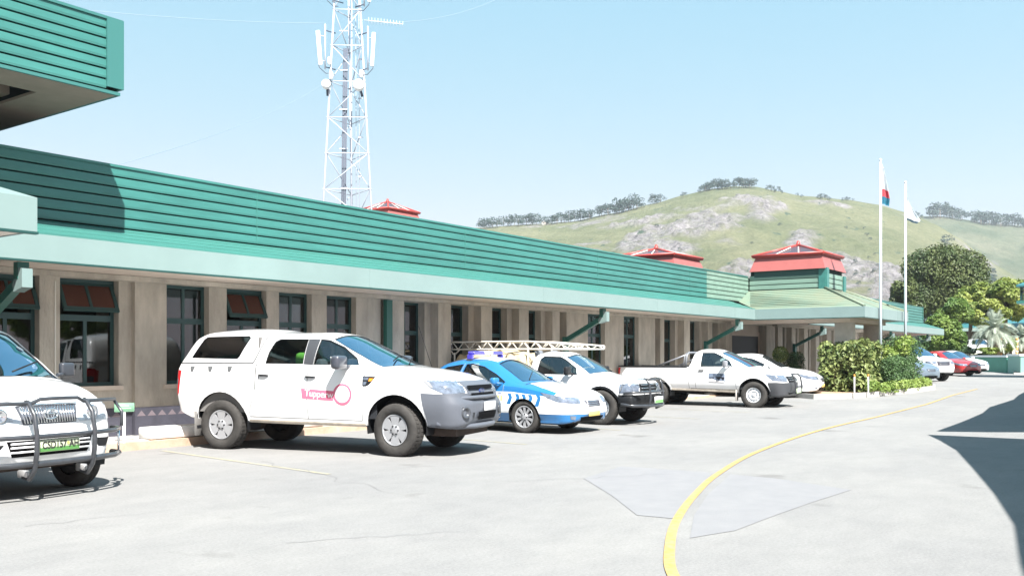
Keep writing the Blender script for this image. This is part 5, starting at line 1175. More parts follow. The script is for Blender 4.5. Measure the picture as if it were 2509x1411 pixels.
    for zz in (.51, .56, .60): m.tube([(hit(y, zz) + .012, y, zz) for y in (-.46, -.2, 0, .2, .46)], .011, 5)
    m.build('lower_grille_bar', WPAINT, root)
    pl = plate(root, 4.68, -.04, .575, .47, .125, mat('plate_cream', (.45, .50, .36), .5), None, None, 0, band=(mat('deep_plate_green', (.07, .20, .05), .5), .36))
    for tx, yy in (('CSD157', -.105), ('AH', .125)):
        t2 = text_bm(tx, .090, .001, bold=.0018); t2.transform(Matrix.Translation((4.690, yy, .580)) @ Matrix.Rotation(R(90), 4, 'Z') @ Matrix.Rotation(R(90), 4, 'X') @ Matrix.Diagonal((.92, 1.15, 1, 1))); link('plate_lettering', t2, mat('plate_black', (.02, .02, .02), .6), pl)
    m = MB(); m.lathe([(0, .002), (.002, .016)], 12, 'x', (4.689, .055, .59)); m.build('plate_seal', mat('seal_yellow', (.6, .5, .12), .5), pl)
    # bull bar
    for y in (-.34, .34):
        bb = MB(); bb.tube([(4.52, y, .26), (4.62, y * 1.0, .24), (4.70, y, .34), (4.735, y, .50), (4.74, y, .70), (4.70, y, .90), (4.60, y, 1.02), (4.56, y, 1.03)], .025, 10); o = bb.build('bull_bar_upright', BULLBAR, root)
    o.name = 'bull_bar'
    for nm, z_, r_ in (('middle_tube', .675, .026), ('lower_tube', .40, .031)):
        b = MB(); b.tube([(4.28, -.92, z_ + .0), (4.44, -.89, z_), (4.60, -.70, z_), (4.69, -.34, z_), (4.70, 0, z_), (4.69, .34, z_), (4.60, .70, z_), (4.44, .89, z_), (4.28, .92, z_)], r_, 10); b.build(nm, BULLBAR, o)
    b = MB(); b.tube([(4.30, -.93, 1.0), (4.48, -.80, 1.015), (4.60, -.38, 1.015), (4.60, -.30, 1.015), (4.62, -.22, 1.055), (4.63, 0, 1.06), (4.62, .22, 1.055), (4.60, .30, 1.015), (4.60, .38, 1.015), (4.48, .80, 1.015), (4.30, .93, 1.0)], .021, 8); b.build('top_rail', BULLBAR, o)
    for sg in (-1, 1):
        b = MB(); b.tube([(4.30, sg * .93, 1.0), (4.42, sg * .95, .86), (4.44, sg * .93, .70)], .018, 8); b.build('side_stay', BULLBAR, o)
        b = MB(); b.tube([(4.40, sg * .92, .66), (4.40, sg * .92, .42)], .014, 6); b.build('side_link', CHROME, o)
        b = MB(); b.rbox(4.44, 4.60, sg * .34 - .02, sg * .34 + .02, .25, .33, .01, 1); b.build('mount_bracket', mat('galvanised', (.45, .45, .45), .4, metal=.6), o)
    for y in (-.74, .74):
        for xx in (XF, XR): wheel(root, xx, y, .335, .335, .22, .20, 'seven', -1 if y < 0 else 1)
    seats(root, ((.9, (-.4, .4)), (1.9, (-.42, .42))), .8, .85, h=.6, mt=mat('beige_seat', (.30, .28, .24), .9)); cabin(root, .3, 3.7, .88, .42, 3.45, 1.22)
    m = MB(); m.tube([(2.15, 0, .8), (2.15, 0, 1.5)], .01, 4); m.build('seat_belt_post', DARKIN, root)
    m = MB(); m.tube([(3.76, -.5, 1.32), (3.55, -.02, 1.46)], .01, 5); m.tube([(3.76, .05, 1.33), (3.55, .5, 1.44)], .01, 5); m.build('wiper', BLACKP, root)
    m = MB(); m.rbox(3.58, 3.64, .1, .26, 1.19, 1.23, .01, 1, rot=None); m.build('dashboard_cloth', mat('red_cloth', (.5, .05, .05), .9), root)
    HM = mat('bonnet_mark_pink', (.50, .30, .30), .6)
    up = lambda c, n: n.z > .4 and c.z > 1.0
    pp(car, root, 'bonnet_sticker', [(4.02, .10), (4.12, .24), (4.07, .26), (4.16, .38), (4.04, .30), (3.98, .24)], HM, 'top', up, .004, 0)
    pp(car, root, 'bonnet_sticker', [(4.0, -.02), (4.04, .12), (4.01, .18), (3.97, .08)], mat('bonnet_mark_grey', (.25, .25, .27), .6), 'top', up, .004, 0)
    pp(car, root, 'licence_disc', circ(2.82, .45, .035, 10), WHITE, 'top', lambda c, n: n.z > .2 and c.z > 1.2, .003, 0); pp(car, root, 'licence_disc', circ(3.2, .52, .04, 10), WHITE, 'top', lambda c, n: n.z > .2 and c.z > 1.2, .003, 0)
    m = MB(); m.box(.4, 4.2, -.6, .6, .29, .36); m.tube([(XF, -.6, .3), (XF, .6, .3)], .045, 8); m.build('underbody', UNDER, root)
people_carrier()

# ------------------------------------------------------------------ cars beyond the hedges
SILVER = mat('silver_blue_paint', (0.1584, 0.2088, 0.2592), .3, metal=.4, coat=1); REDP = mat('red_car_paint', (0.3456, 0.018, 0.0216), .28, coat=1); DARKP = mat('dark_blue_paint', (0.0216, 0.0288, 0.0576), .28, coat=1)
def at_g(px, py): 
    # ground point under a tyre seen at this pixel, on the gently rising yard
    f_ = CAM_H * 2300 / (py - 872)
    for _ in range(20):
        p = at(px, f_, z=0); f_ = (CAM_H - gz(p.x)) * 2300 / (py - 872)
    p = at(px, f_, z=gz(p.x)); return p
far = 'cars parked beyond the hedge'
p = at_g(2208, 937); saloon((p.x, p.y), -118, p.z, SILVER, 'silver blue car with its nose poking out from behind the leafy hedge', detail=False, group=far)
def far_pickup():
    C = dict(zt=[(0, 1.15), (1.4, 1.15), (1.5, 1.55), (1.62, 1.72), (2.3, 1.76), (2.9, 1.72), (3.4, 1.48), (3.85, 1.22), (4.3, 1.16), (4.75, 1.05)], ze=[(0, 1.13), (1.4, 1.13), (1.5, 1.45), (1.62, 1.64), (2.3, 1.69), (2.85, 1.64), (3.4, 1.38), (3.8, 1.18), (4.3, 1.10), (4.75, .99)],
             zs=[(0, 1.11), (3.0, 1.12), (3.8, 1.10), (4.75, .92)], zm=[(0, .8), (4.75, .75)], zb=[(0, .5), (4.75, .42)], wb=[(0, .8), (4.75, .8)], ws=[(0, .86), (4.75, .84)], wt=[(0, .78), (1.4, .78), (1.6, .66), (2.9, .64), (3.8, .72), (4.75, .68)])
    g = dict(C=C, x0=0, x1=4.75, xf=3.95, xr=.95, RA=.45, zc=.40, W=.86, trk=1.5, cabx=1.45, zrail=1.14, WN=[[(1.75, 1.17), (1.80, 1.60), (2.45, 1.64), (2.44, 1.165)], [(2.54, 1.165), (2.55, 1.64), (2.8, 1.60), (3.3, 1.33), (3.42, 1.16)]],
             WS=[(2.95, -.52), (3.76, -.66), (3.81, 0), (3.76, .66), (2.95, .52), (2.92, 0)], zws=1.16, seams=[], HL=[(4.45, 1.0), (5, .98), (5, .84), (4.5, .84)], hly=.45, rt=.38, tw=.25, rr=.23, wst='five', rimm=ALLOY, mir=(3.3, .98, 1.26), mirm=WPAINT,
             GB=[(4.5, .72), (5.2, .72), (5.2, .36), (4.5, .40)], bump=WPAINT, grille=[(-.42, .98), (-.38, .78), (.38, .78), (.42, .98)], grm=mat('grille_grey', (.05, .05, .065), .5, spec=.2), bars=[(-.3, .3, .93), (-.3, .3, .85)], zsl=.52, han=(2.5, .98), zdash=1.18)
    p = at_g(2250, 934); ute((p.x, p.y), -122, p.z, 'white double cab pickup half hidden beyond the hedge beside the silver car', g, detail=False, group=far)
far_pickup()
p = at_g(2305, 921); saloon((p.x + .4, p.y + 1.2), -120, p.z, DARKP, 'dark saloon squeezed between the far white pickup and the red car', detail=False, group=far)
p = at_g(2325, 920.5); saloon((p.x, p.y), -124, p.z, REDP, 'bright red hatchback parked far off beyond the hedge', detail=False, group=far)
p = at_g(2350, 915.5); saloon((p.x, p.y), -124, p.z, WPAINT, 'white car beyond the red car, nearest the green retaining wall', detail=False, group=far)

# ------------------------------------------------------------------ communications mast behind the building
def mast():
    P0 = at(850, 45, z=0); root = empty('lattice_mast', (P0.x, P0.y, 0), R(36.16 - 90), 'tall white steel lattice telecom mast standing behind the teal roof', 'mast')
    # local frame: x to the right as seen from the yard, y away
    MW = mat('mast_white_paint', (.50, .54, .62), .5); MD = mat('mast_dark_cable', (.07, .08, .11), .7); MG = mat('mast_grey', (.38, .40, .46), .5)
    H = 25.0
    def hw(z): return 1.62 - z * .0545
    legs = lambda z: (Vector((-hw(z), 0, z)), Vector((hw(z), .05, z)), Vector((-.1, 1.65 * hw(z), z)))
    for i in range(3):
        m = MB(); m.tube([legs(0)[i], legs(H)[i]], [.05, .04], 8); m.build('mast_leg', MW, root)
    zs = [.9 + 1.72 * k for k in range(15)]
    m = MB(); d = MB(); g = MB()
    for k in range(14):
        a, b = legs(zs[k]), legs(zs[k + 1])
        for i, j in ((0, 1), (1, 2), (2, 0)):
            T = m if i == 0 else g
            T.tube([b[i], b[j]], .022, 5)
            if k % 2: T.tube([a[i], b[j]], .022, 5)
            else: T.tube([a[j], b[i]], .022, 5)
        for i in range(3): d.box(b[i].x - .06, b[i].x + .06, b[i].y - .05, b[i].y + .05, b[i].z - .03, b[i].z + .03)
    m.build('front_bracing', MW, root); g.build('rear_bracing', MG, root); d.build('joint_plate', MG, root)
    m = MB()
    for x in (-.30, -.22, -.14): m.tube([(x - .18 + .012 * 0, .6, 0), (x + .06, .5, 16.4)], .035, 6)
    m.build('cable_run', MD, root)
    m = MB(); m.tube([(.06, .8, 0), (.12, .6, H)], .035, 6); m.tube([(.32, .8, 0), (.30, .6, H)], .015, 5); m.tube([(.50, .8, 0), (.44, .6, H)], .015, 5)
    for k in range(70): z = .6 + .34 * k; m.tube([(.32, .75, z), (.49, .75, z)], .008, 4)
    m.build('ladder', MG, root)
    m = MB()
    for k in range(9):
        z = 2 + k * 1.9; m = MB(); m.box(-.45, -.05, .44, .50, z, z + .05); m.build('cable_clamp', MW, root); m = MB(); m.box(.42, .62, .7, .74, z + .6, z + .66); m.build('ladder_bracket', MW, root)
    def antenna(x, z, h, w_, lean=0, pipe=True, out=1):
        o = MB(); o.rbox(-w_ / 2, w_ / 2, -.05, .05, -h / 2, h / 2, .03, 2, rot=Matrix.Translation((x, -.25, z)) @ Matrix.Rotation(lean, 4, 'Y')); a_ = o.build('panel_antenna', WHITE, root)
        q = MB()
        if pipe:
            q.tube([(x - out * .26, -.1, z - h / 2 - .15), (x - out * .26, -.1, z + h / 2 + .35)], .035, 7)
            for zz in (z - h * .36, z + h * .36): q.tube([(x, -.22, zz), (x - out * .26, -.1, zz)], .02, 5)
        q.build('antenna_pole', MW, a_)
        for zz in (z + h / 2 + .05, z - h / 2 - .05): q = MB(); q.tube([(x - out * .30, -.1, zz), (x - out * .72, .1, zz - .06)], .03, 6); q.build('mount_arm', mat('antenna_arm', (.05, .07, .11), .6), a_)
        q = MB(); q.tube([(x + out * .02, -.25, z - h / 2), (x - out * .02, -.25, z - h / 2 - .12), (x - out * .3, -.1, z - h / 2 - .35), (x - out * .5, 0, z - h / 2 - .3)], .018, 5); q.build('feeder', MD, a_)
    sc = 45 / 2300; zz = lambda py: CAM_H + (872 - py) * sc; xx = lambda px: (px - 850) * sc
    antenna(xx(784), zz(122), 1.65, .19, R(-4.5), out=-1); antenna(xx(915), zz(126), 1.62, .17, R(3), out=1); antenna(xx(906), zz(-30), 1.6, .17, 0, out=1); antenna(xx(803), zz(-40), 1.6, .17, 0, out=-1)
    for (px, py, r_) in ((881, 214, .27), (802, 212, .22)):
        o = MB(); o.lathe([(-.16, .005), (-.16, r_ * .9), (-.10, r_), (.08, r_), (.10, r_ * .6), (.22, .06)], 20, 'y', (xx(px), -.3, zz(py)))
        b = o.build('dish_antenna', WHITE, root); o = MB(); o.tube([(xx(px), -.1, zz(py)), (xx(px) + (.12 if px > 850 else -.0), .05, zz(py) - .45)], .06, 6); o.build('dish_bracket', MD, b)
    for (px, py) in ((808, 152), (812, 188), (886, 183)):
        o = MB(); o.rbox(xx(px) - .09, xx(px) + .09, -.2, -.05, zz(py) - .17, zz(py) + .17, .03, 1); o.build('equipment_box', WHITE, root)
    y0 = MB(); A = Vector((xx(893), -.15, zz(53))); E_ = Vector((xx(990), -.6, zz(71))); y0.tube([A, E_], .022, 6)
    for k in range(12):
        q = A.lerp(E_, .12 + .88 * k / 11); y0.tube([q + Vector((0, 0, -.17 + k * .003)), q + Vector((0, 0, .17 - k * .003))], .008, 4)
    y0.build('yagi_antenna', mat('yagi_pale', (.6, .68, .72), .5), root)
    return root
mast()
WIRE = mat('wire_dark', (.22, .30, .38), .7)
def wire(a, b, sag, label, r=.012):
    m = MB(); a = Vector(a); b = Vector(b); m.tube([a.lerp(b, t / 16) - Vector((0, 0, sag * 4 * (t / 16) * (1 - t / 16))) for t in range(17)], r, 5); tag(m.build('overhead_wire', WIRE), label, 'wire')
wire(at(-60, 40, -6), at(800, 45, 58), .25, 'thin dark wire running left from the mast to the top left corner')
wire(at(905, 45, 55), at(1230, 60, -8), .5, 'thin dark wire rising right from the mast to the top of the photo')
wire(at(293, 20, 403), at(800, 45, 201), .3, 'faint wire sloping from the teal parapet up to the mast', .006)

# a second roof with its red lantern behind the parapet
RB = empty('rear_building', (0, 0, 0), label='building hidden behind the parapet whose small red lantern shows above it', cat='building')
cx, cy = at(976, 50, z=0).x, at(976, 50, z=0).y
m = MB(); m.box(cx - 3, cx + 5, cy - 1, cy + 7, 0, 8.3); m.build('wall', BEIGE, RB)
B_keep = B; B = RB; lantern(cx, cy + .8, 1.3, 1.3, 8.3, 8.55, 9.15, 9.78); B = B_keep

# ------------------------------------------------------------------ flags
def flagpole(p, h, label, kind, sn=1):
    root = empty('flagpole', p, R(-50), label, 'flagpole')
    m = MB(); m.tube([(0, 0, 0), (0, 0, h)], [.055, .032], 10); m.lathe([(h, .03), (h + .03, .055), (h + .07, .04), (h + .09, .005)], 10, 'z'); m.build('pole', mat('pole_pale_blue_grey', (.55, .62, .68), .4), root)
    m = MB(); m.tube([(.06, 0, 1.0), (.05, 0, h - .1)], .005, 4); m.build('halyard', mat('rope', (.4, .45, .5), .8), root)
    bm = bmesh.new(); N, K = 16, 26; G = []
    for i in range(N + 1):
        row = []
        for k in range(K + 1):
            u, v = i / N, k / K
            if kind == 'limp': x = .03 + .36 * u ** .8 * (.15 + .85 * v) * (1.05 - .25 * max(0, v - .8) * 5); y = .05 * math.sin(u * 11 + v * 2) * (.3 + u); z = h - .12 - 1.42 * v - .12 * u * u
            else: x = .03 + .62 * u * (.08 + .92 * v) * (1 if v < .86 else 1 - (v - .86) * 2.5); y = .06 * math.sin(u * 8 + v * 3) * u; z = h - .45 - .95 * v - .16 * u
            row.append(bm.verts.new((x * sn, y, z)))
        G.append(row)
    for i in range(N):
        for k in range(K):
            f = bm.faces.new([G[i][k], G[i + 1][k], G[i + 1][k + 1], G[i][k + 1]]); f.smooth = True
            v = k / K
            if kind == 'limp': f.material_index = 0 if v < .58 else (1 if v < .80 else 2)
            else: f.material_index = 0 if v < .90 else 1
    if kind == 'limp': ms = [mat('flag_white', (.78, .80, .82), .8), mat('flag_red', (.62, .10, .13), .8), mat('flag_teal_blue', (.03, .20, .30), .8)]
    else: ms = [mat('flag_white', (.78, .80, .82), .8), mat('flag_dark_edge', (.03, .07, .10), .8)]
    bmesh.ops.solidify(bm, geom=list(bm.faces), thickness=.004)
    link('flag', bm, ms, root)
flagpole((34.95, 9.19, gz(35) + .1), 8.2, 'taller looking flagpole with a limp flag of white, red and blue', 'limp')
flagpole((38.2, 9.12, gz(38) + .1), 7.85, 'farther flagpole flying a small plain white flag', 'white')

# ------------------------------------------------------------------ planting
def leaves(bm, blobs, n, size, seed, flat=.0, shell=.55, mi=(0,), up=.0):
    rnd = random.Random(seed); tot = sum(b[3] * b[4] * b[5] for b in blobs)
    for (cx, cy, cz, rx, ry, rz) in blobs:
        k = max(6, int(n * rx * ry * rz / tot))
        for _ in range(k):
            while True:
                p = Vector((rnd.uniform(-1, 1), rnd.uniform(-1, 1), rnd.uniform(-1, 1)))
                if .02 < p.length < 1: break
            r = p.length; p = p / r * (shell + (1 - shell) * r ** .6) * rnd.uniform(.8, 1.06)
            c = Vector((cx + p.x * rx, cy + p.y * ry, cz + p.z * rz))
            nrm = (p.normalized() * .7 + Vector((rnd.uniform(-1, 1), rnd.uniform(-1, 1), rnd.uniform(-.4, 1.2))) * .8).normalized()
            a = nrm.orthogonal().normalized(); b = nrm.cross(a); t = rnd.uniform(0, 6.28); a, b = a * math.cos(t) + b * math.sin(t), b * math.cos(t) - a * math.sin(t)
            s_ = size * rnd.uniform(.6, 1.3); w_ = s_ * .55
            v = [bm.verts.new(c + a * s_), bm.verts.new(c + b * w_ + nrm * s_ * .15), bm.verts.new(c - a * s_), bm.verts.new(c - b * w_ + nrm * s_ * .15)]
            f = bm.faces.new(v); f.material_index = rnd.choice(mi)
def blobs_ellipsoid(c, r, n, seed, sub=.38, lo=-.5):
    rnd = random.Random(seed); out = []
    for _ in range(n):
        while True:
            p = Vector((rnd.uniform(-1, 1), rnd.uniform(-1, 1), rnd.uniform(lo, 1)))
            if p.length < 1: break
        p = p.normalized() * (.35 + .5 * p.length)
        q = sub * rnd.uniform(.65, 1.25); out.append((c[0] + p.x * r[0], c[1] + p.y * r[1], c[2] + p.z * r[2], r[0] * q, r[1] * q, r[2] * q * .8))
    return out
def blobs_box(x0, x1, y0, y1, z0, z1, s_, seed):
    rnd = random.Random(seed); out = []; x = x0 + s_ * .6
    while x < x1:
        y = y0 + s_ * .6
        while y < y1:
            z = z0 + s_ * .5
            while z < z1 - s_ * .3:
                out.append((x + rnd.uniform(-.3, .3) * s_, y + rnd.uniform(-.3, .3) * s_, z + rnd.uniform(-.3, .3) * s_, s_ * rnd.uniform(.6, .95), s_ * rnd.uniform(.6, .95), s_ * rnd.uniform(.6, .9))); z += s_ * .9
            y += s_ * .9
        x += s_ * .9
    return out
def limbs(base, top, r, tips, seed):
    rnd = random.Random(seed); m = MB(); base = Vector(base); top = Vector(top)
    mid = base.lerp(top, .5) + Vector((rnd.uniform(-.1, .1), rnd.uniform(-.1, .1), 0)) * (top - base).length
    m.tube([base, mid, top], [r, r * .8, r * .55], 8)
    for t in tips:
        t = Vector(t); s0 = base.lerp(top, rnd.uniform(.55, 1)); m.tube([s0, s0.lerp(t, .5) + Vector((0, 0, .1 * (t - s0).length)), t], [r * .4, r * .25, r * .08], 6)
    return m
BARK = mat('bark', (.12, .09, .065), .9, var=.3, vscale=6)
L_DARK = leafmat('olive_dark_leaf', (.035, .060, .018), (.10, .125, .04), .5, .15); L_MID = leafmat('mid_green_leaf', (.06, .13, .025), (.17, .24, .05), .6)
L_YEL = leafmat('yellow_green_leaf', (.11, .17, .03), (.30, .33, .08), .45); L_VAR = leafmat('variegated_leaf', (0.0504, 0.0936, 0.0216), (0.288, 0.3312, 0.1224), 3.2)
L_HDG = leafmat('clipped_dark_leaf', (.03, .075, .025), (.12, .20, .075), 2.5); L_LIME = leafmat('lime_ground_leaf', (0.1224, 0.2016, 0.036), (0.2736, 0.3456, 0.0864), 2.5); L_GREY = leafmat('bluegreen_far_leaf', (.024, .050, .045), (.064, .10, .08), .15, .1)
def plant(name, label, cat, pos, blobs, n, size, mt, seed, trunk=None, group=None, shell=.55):
    root = empty(name, pos, 0, label, cat, group)
    bm = bmesh.new(); leaves(bm, blobs, n, size, seed, shell=shell); link('crown' if trunk else 'foliage', bm, mt, root)
    if trunk:
        limbs(*trunk, [(b[0], b[1], b[2]) for b in blobs[:14]], seed).build('trunk', BARK, root)
    else:
        m = MB(); rnd = random.Random(seed)
        for b in blobs[::max(1, len(blobs) // 18)]:
            m.tube([(b[0], b[1], 0), (b[0] + rnd.uniform(-.05, .05), b[1], b[2] * .5), (b[0], b[1], b[2])], [.02, .015, .008], 5)
        m.build('stems', BARK, root)
    return root
# bed with kerb in front of the porch
zb_ = gz(34)
bedpts = [(30.9, 10.2), (31.4, 9.45), (33.0, 8.75), (35.5, 8.35), (38.5, 8.2), (40.4, 8.6), (41.0, 9.6), (40.4, 10.8), (35.0, 11.9), (33.0, 12.2), (31.8, 11.6)]
bm = bmesh.new(); T_ = [bm.verts.new((x, y, gz(x) + .13)) for x, y in bedpts]; L_ = [bm.verts.new((x, y, gz(x) - .05)) for x, y in bedpts]
bm.faces.new(T_)
for i in range(len(T_)): bm.faces.new([L_[i], L_[(i + 1) % len(T_)], T_[(i + 1) % len(T_)], T_[i]])
bmesh.ops.recalc_face_normals(bm, faces=bm.faces); tag(link('planting_bed', bm, mat('bed_soil', (.34, .24, .17), .95, var=.2, vscale=6, bump=.6)), kind='structure')
bm = bmesh.new(); n = len(bedpts); ctr = Vector((36, 10)); In, Out = [], []
for (x, y) in bedpts:
    d = (Vector((x, y)) - ctr).normalized() * .12; In.append(bm.verts.new((x, y, gz(x) + .16))); Out.append((bm.verts.new((x + d.x, y + d.y, gz(x) + .16)), bm.verts.new((x + d.x, y + d.y, gz(x) - .05))))
for i in range(n):
    j = (i + 1) % n; bm.faces.new([In[i], In[j], Out[j][0], Out[i][0]]); bm.faces.new([Out[i][0], Out[j][0], Out[j][1], Out[i][1]])
bmesh.ops.recalc_face_normals(bm, faces=bm.faces); tag(link('bed_kerb', bm, CONC), kind='structure')
plant('hedge', 'leafy pale green variegated hedge growing against the porch columns', 'hedge', (0, 0, zb_ + .1), blobs_box(32.9, 35.2, 9.15, 10.7, .05, 1.60, .34, 3) + [(34.3, 9.6, 1.62, .25, .25, .28), (35.0, 9.5, 1.35, .3, .3, .25)], 13000, .085, L_VAR, 11, shell=.6)
plant('clipped_shrub', 'dark rounded clipped shrub at the foot of the nearer flagpole', 'shrub', (0, 0, gz(35) + .1), blobs_box(34.5, 36.9, 8.55, 9.25, .02, 1.18, .3, 5), 9000, .04, L_HDG, 12, shell=.75)
plant('tall_shrub', 'taller square clipped shrub between the two flagpoles', 'shrub', (0, 0, gz(38) + .1), blobs_box(37.0, 40.2, 8.85, 9.8, .05, 1.82, .38, 6), 10000, .05, L_HDG, 13, shell=.75)
plant('loose_shrub', 'loose bright green shoots rising between the hedge and the tall shrub', 'shrub', (0, 0, gz(36) + .1), [(36.9, 8.9, 1.55, .5, .3, .35), (36.4, 9.3, 1.0, .5, .4, .6), (37.6, 8.9, 1.8, .35, .3, .22)], 1800, .06, L_LIME, 14)
bm = bmesh.new(); bl = []
rnd = random.Random(5)
for k in range(46): t = k / 45; bl.append((32.6 + 7.2 * t, 8.75 - .35 * math.sin(t * 3.1) + rnd.uniform(-.1, .25), rnd.uniform(.02, .2), .24, .2, .17))
leaves(bm, bl, 7000, .045, 15); g_ = link('ground_cover', bm, L_LIME); g_.location = (0, 0, gz(36) + .13); tag(g_, kind='stuff')
# topiary and pots by the wall
def topiary(p, r, mt, label, name, h=.85, pot=True):
    root = empty(name, p, 0, label, 'topiary'); bm = bmesh.new(); leaves(bm, [(0, 0, h, r, r, r)], 1600, .035, 21, shell=.86); link('foliage', bm, mt, root)
    m = MB(); m.lathe([(0, .005), (0, .19), (.42, .26), (.46, .26), (.46, .21), (.40, .02)], 18, 'z'); m.tube([(0, 0, .4), (0, 0, h)], .025, 6); m.build('pot', DARKIN, root)
q = at(1912, 35.0, z=gz(36) + .1); topiary(q, .29, L_VAR, 'round pale yellow green topiary ball by the entrance', 'topiary_ball', 1.28)
q = at(1946, 35.6, z=gz(36) + .1); root = empty('dark_planter', q, 0, 'square dark clipped bush beside the pale topiary ball', 'topiary'); bm = bmesh.new(); leaves(bm, blobs_box(-.3, .3, -.3, .3, .75, 1.42, .2, 4), 1500, .035, 5, shell=.8); link('foliage', bm, L_HDG, root); m = MB(); m.rbox(-.27, .27, -.27, .27, 0, .72, .02, 1); m.build('planter_box', DARKIN, root)
q = at(1975, 34.2, z=gz(35) + .1); plant('low_shrub', 'low brownish shrub behind the nose of the plain white saloon', 'shrub', q, [(0, 0, .35, .5, .35, .35), (.7, .1, .3, .4, .3, .3)], 900, .04, L_DARK, 19)
# stakes
for (px, fw, lab) in ((2093, 31.0, 'white stake with an orange tip, the nearer of two beside the hedge'), (2127, 31.3, 'white stake with an orange tip, the farther of two beside the hedge')):
    q = at(px, fw, z=gz(32) + .02); root = empty('marker_stake', q, 0, lab, 'stake', 'stakes in front of the hedge'); m = MB(); m.rbox(-.018, .018, -.018, .018, -.05, .68, .005, 1); m.build('post', WHITE, root); m = MB(); m.rbox(-.022, .022, -.022, .022, .68, .76, .008, 1); m.build('tip', mat('orange_tip', (.75, .30, .06), .6), root)
# reserved-bay sign by the kerb
root = empty('bay_sign', (8.38, 13.74, .12), R(-20), 'small pale green sign board on a white post at the kerb by the dado', 'sign'); m = MB(); m.rbox(-.022, .022, -.02, .02, 0, .60, .004, 1); m.build('post', WHITE, root)
m = MB(); m.rbox(-.15, .15, -.035, -.02, .50, .64, .008, 1); o = m.build('board', mat('sign_green', (.16, .33, .21), .5), root); m = MB(); m.box(-.07, .07, -.0365, -.0352, .585, .60); m.box(-.10, .10, -.0365, -.0352, .55, .562); m.build('faint_wording', mat('sign_pale', (.35, .48, .36), .5), o)
m = MB(); m.box(-.012, .012, 0, .012, 0, 1.9); o = m.build('wall_conduit', mat('pale_conduit', (.6, .58, .52), .6), B_keep); o.location = (7.83, WY + .088, .8)

# retaining wall, terrace and planting at the far end
zt_ = 1.50
W1, W2 = at(2368, 66, z=0), at(2466, 62, z=0)
def wallseg(name, a, b, th_, z0, z1, mt, cop, label, cat):
    a = Vector((a.x, a.y, 0)); b = Vector((b.x, b.y, 0)); d = (b - a).normalized(); nn = Vector((-d.y, d.x, 0)) * th_
    root = empty(name, (0, 0, 0), 0, label, cat); m = MB(); m.prism([a + Vector((0, 0, z0)), b + Vector((0, 0, z0)), b + nn + Vector((0, 0, z0)), a + nn + Vector((0, 0, z0))], (0, 0, z1 - z0)); m.build('wall_body', mt, root)
    m = MB(); e = nn.normalized() * .06; m.prism([a - d * .05 - e + Vector((0, 0, z1 + .002)), b + d * .05 - e + Vector((0, 0, z1 + .002)), b + d * .05 + nn + e + Vector((0, 0, z1 + .002)), a - d * .05 + nn + e + Vector((0, 0, z1 + .002))], (0, 0, .13)); m.build('coping', cop, root); return root
GW = mat('green_painted_wall', (0.072, 0.2592, 0.1944), .6, var=.08)
W0 = at(2290, 72, z=0)
wallseg('retaining_wall', W0, W2, .3, .1, 1.42, GW, WHITE, 'long green painted retaining wall with a white coping at the far end of the yard', 'wall')
Pq = at(2500, 58, z=0); wallseg('pier', W2 + Vector((-.25, -.1, 0)), Pq, .5, .1, 1.50, mat('pale_green_pier', (.20, .38, .33), .6), WHITE, 'pale green end pier of the retaining wall at the right edge', 'wall pier')
bm = bmesh.new(); E1 = at(2900, 60, z=0)
ring_ = [W0, W2 + Vector((.4, .3, 0)), E1, at(3300, 190, z=0), at(1500, 190, z=0), at(2150, 95, z=0)]
bm.faces.new([bm.verts.new((p.x, p.y, zt_ - .12)) for p in ring_]); bmesh.ops.recalc_face_normals(bm, faces=bm.faces)
tag(link('terrace', bm, mat('terrace_ground', (.30, .27, .20), .95, vscale=1.2, col2=(.20, .24, .10), bump=.5)), kind='structure')
bm = bmesh.new()
pts = [at(2484, 57, z=gz(60) + .01), at(2600, 52, z=gz(60) + .01), at(2700, 75, z=2.4), at(2478, 85, z=2.4)]
bm.faces.new([bm.verts.new(p) for p in pts]); bmesh.ops.recalc_face_normals(bm, faces=bm.faces); tag(link('ramp', bm, mat('ramp_ground', (.36, .30, .26), .95, var=.1)), kind='structure')
def tree(name, label, px, fw, ytop, ybot, wpx, nb, n, size, mt, seed, zbase=None, group=None, sub=.40, lo=-.6):
    c = at(px, fw, (ytop + ybot) / 2); rz = (ybot - ytop) / 2 * fw / 2300; rx = wpx / 2 * fw / 2300; zb0 = zbase if zbase is not None else zt_ - .2
    bl = blobs_ellipsoid((0, 0, c.z - zb0), (rx * .86, rx * .8, rz * .9), nb, seed, sub, lo)
    return plant(name, label, 'tree', (c.x, c.y, zb0), bl, n, size, mt, seed, ((0, 0, -.3), (rx * .1, 0, c.z - zb0 + rz * .2), rx * .09), group)
tree('broad_tree', 'large dark olive broad-crowned tree behind the far end of the building', 2312, 88, 592, 815, 240, 70, 42000, .13, L_DARK, 31)
tree('broad_tree', 'darker olive tree lower down, tucked under the left side of the large crown', 2225, 84, 655, 800, 90, 18, 6000, .17, L_DARK, 32)
tree('leafy_tree', 'yellow green tree right of the large dark crown', 2380, 80, 690, 815, 130, 26, 10000, .16, L_YEL, 33)
tree('leafy_tree', 'yellow green tree behind the palm at the right edge', 2465, 78, 684, 805, 130, 26, 10000, .16, L_YEL, 34)
tree('leafy_tree', 'yellow green tree low between the large crown and the palm', 2420, 76, 725, 812, 110, 22, 8000, .14, L_YEL, 45)
tree('leafy_tree', 'mid green tree low under the front of the large crown', 2340, 75, 722, 812, 90, 18, 6000, .14, L_MID, 46)
tree('leafy_tree', 'yellow green tree partly outside the right edge of the photo', 2560, 82, 690, 810, 130, 20, 5000, .16, L_YEL, 44)
tree('bushy_tree', 'mid green bushy tree at the end of the building above the red car', 2305, 70, 765, 885, 100, 24, 9000, .13, L_MID, 35, gz(66))
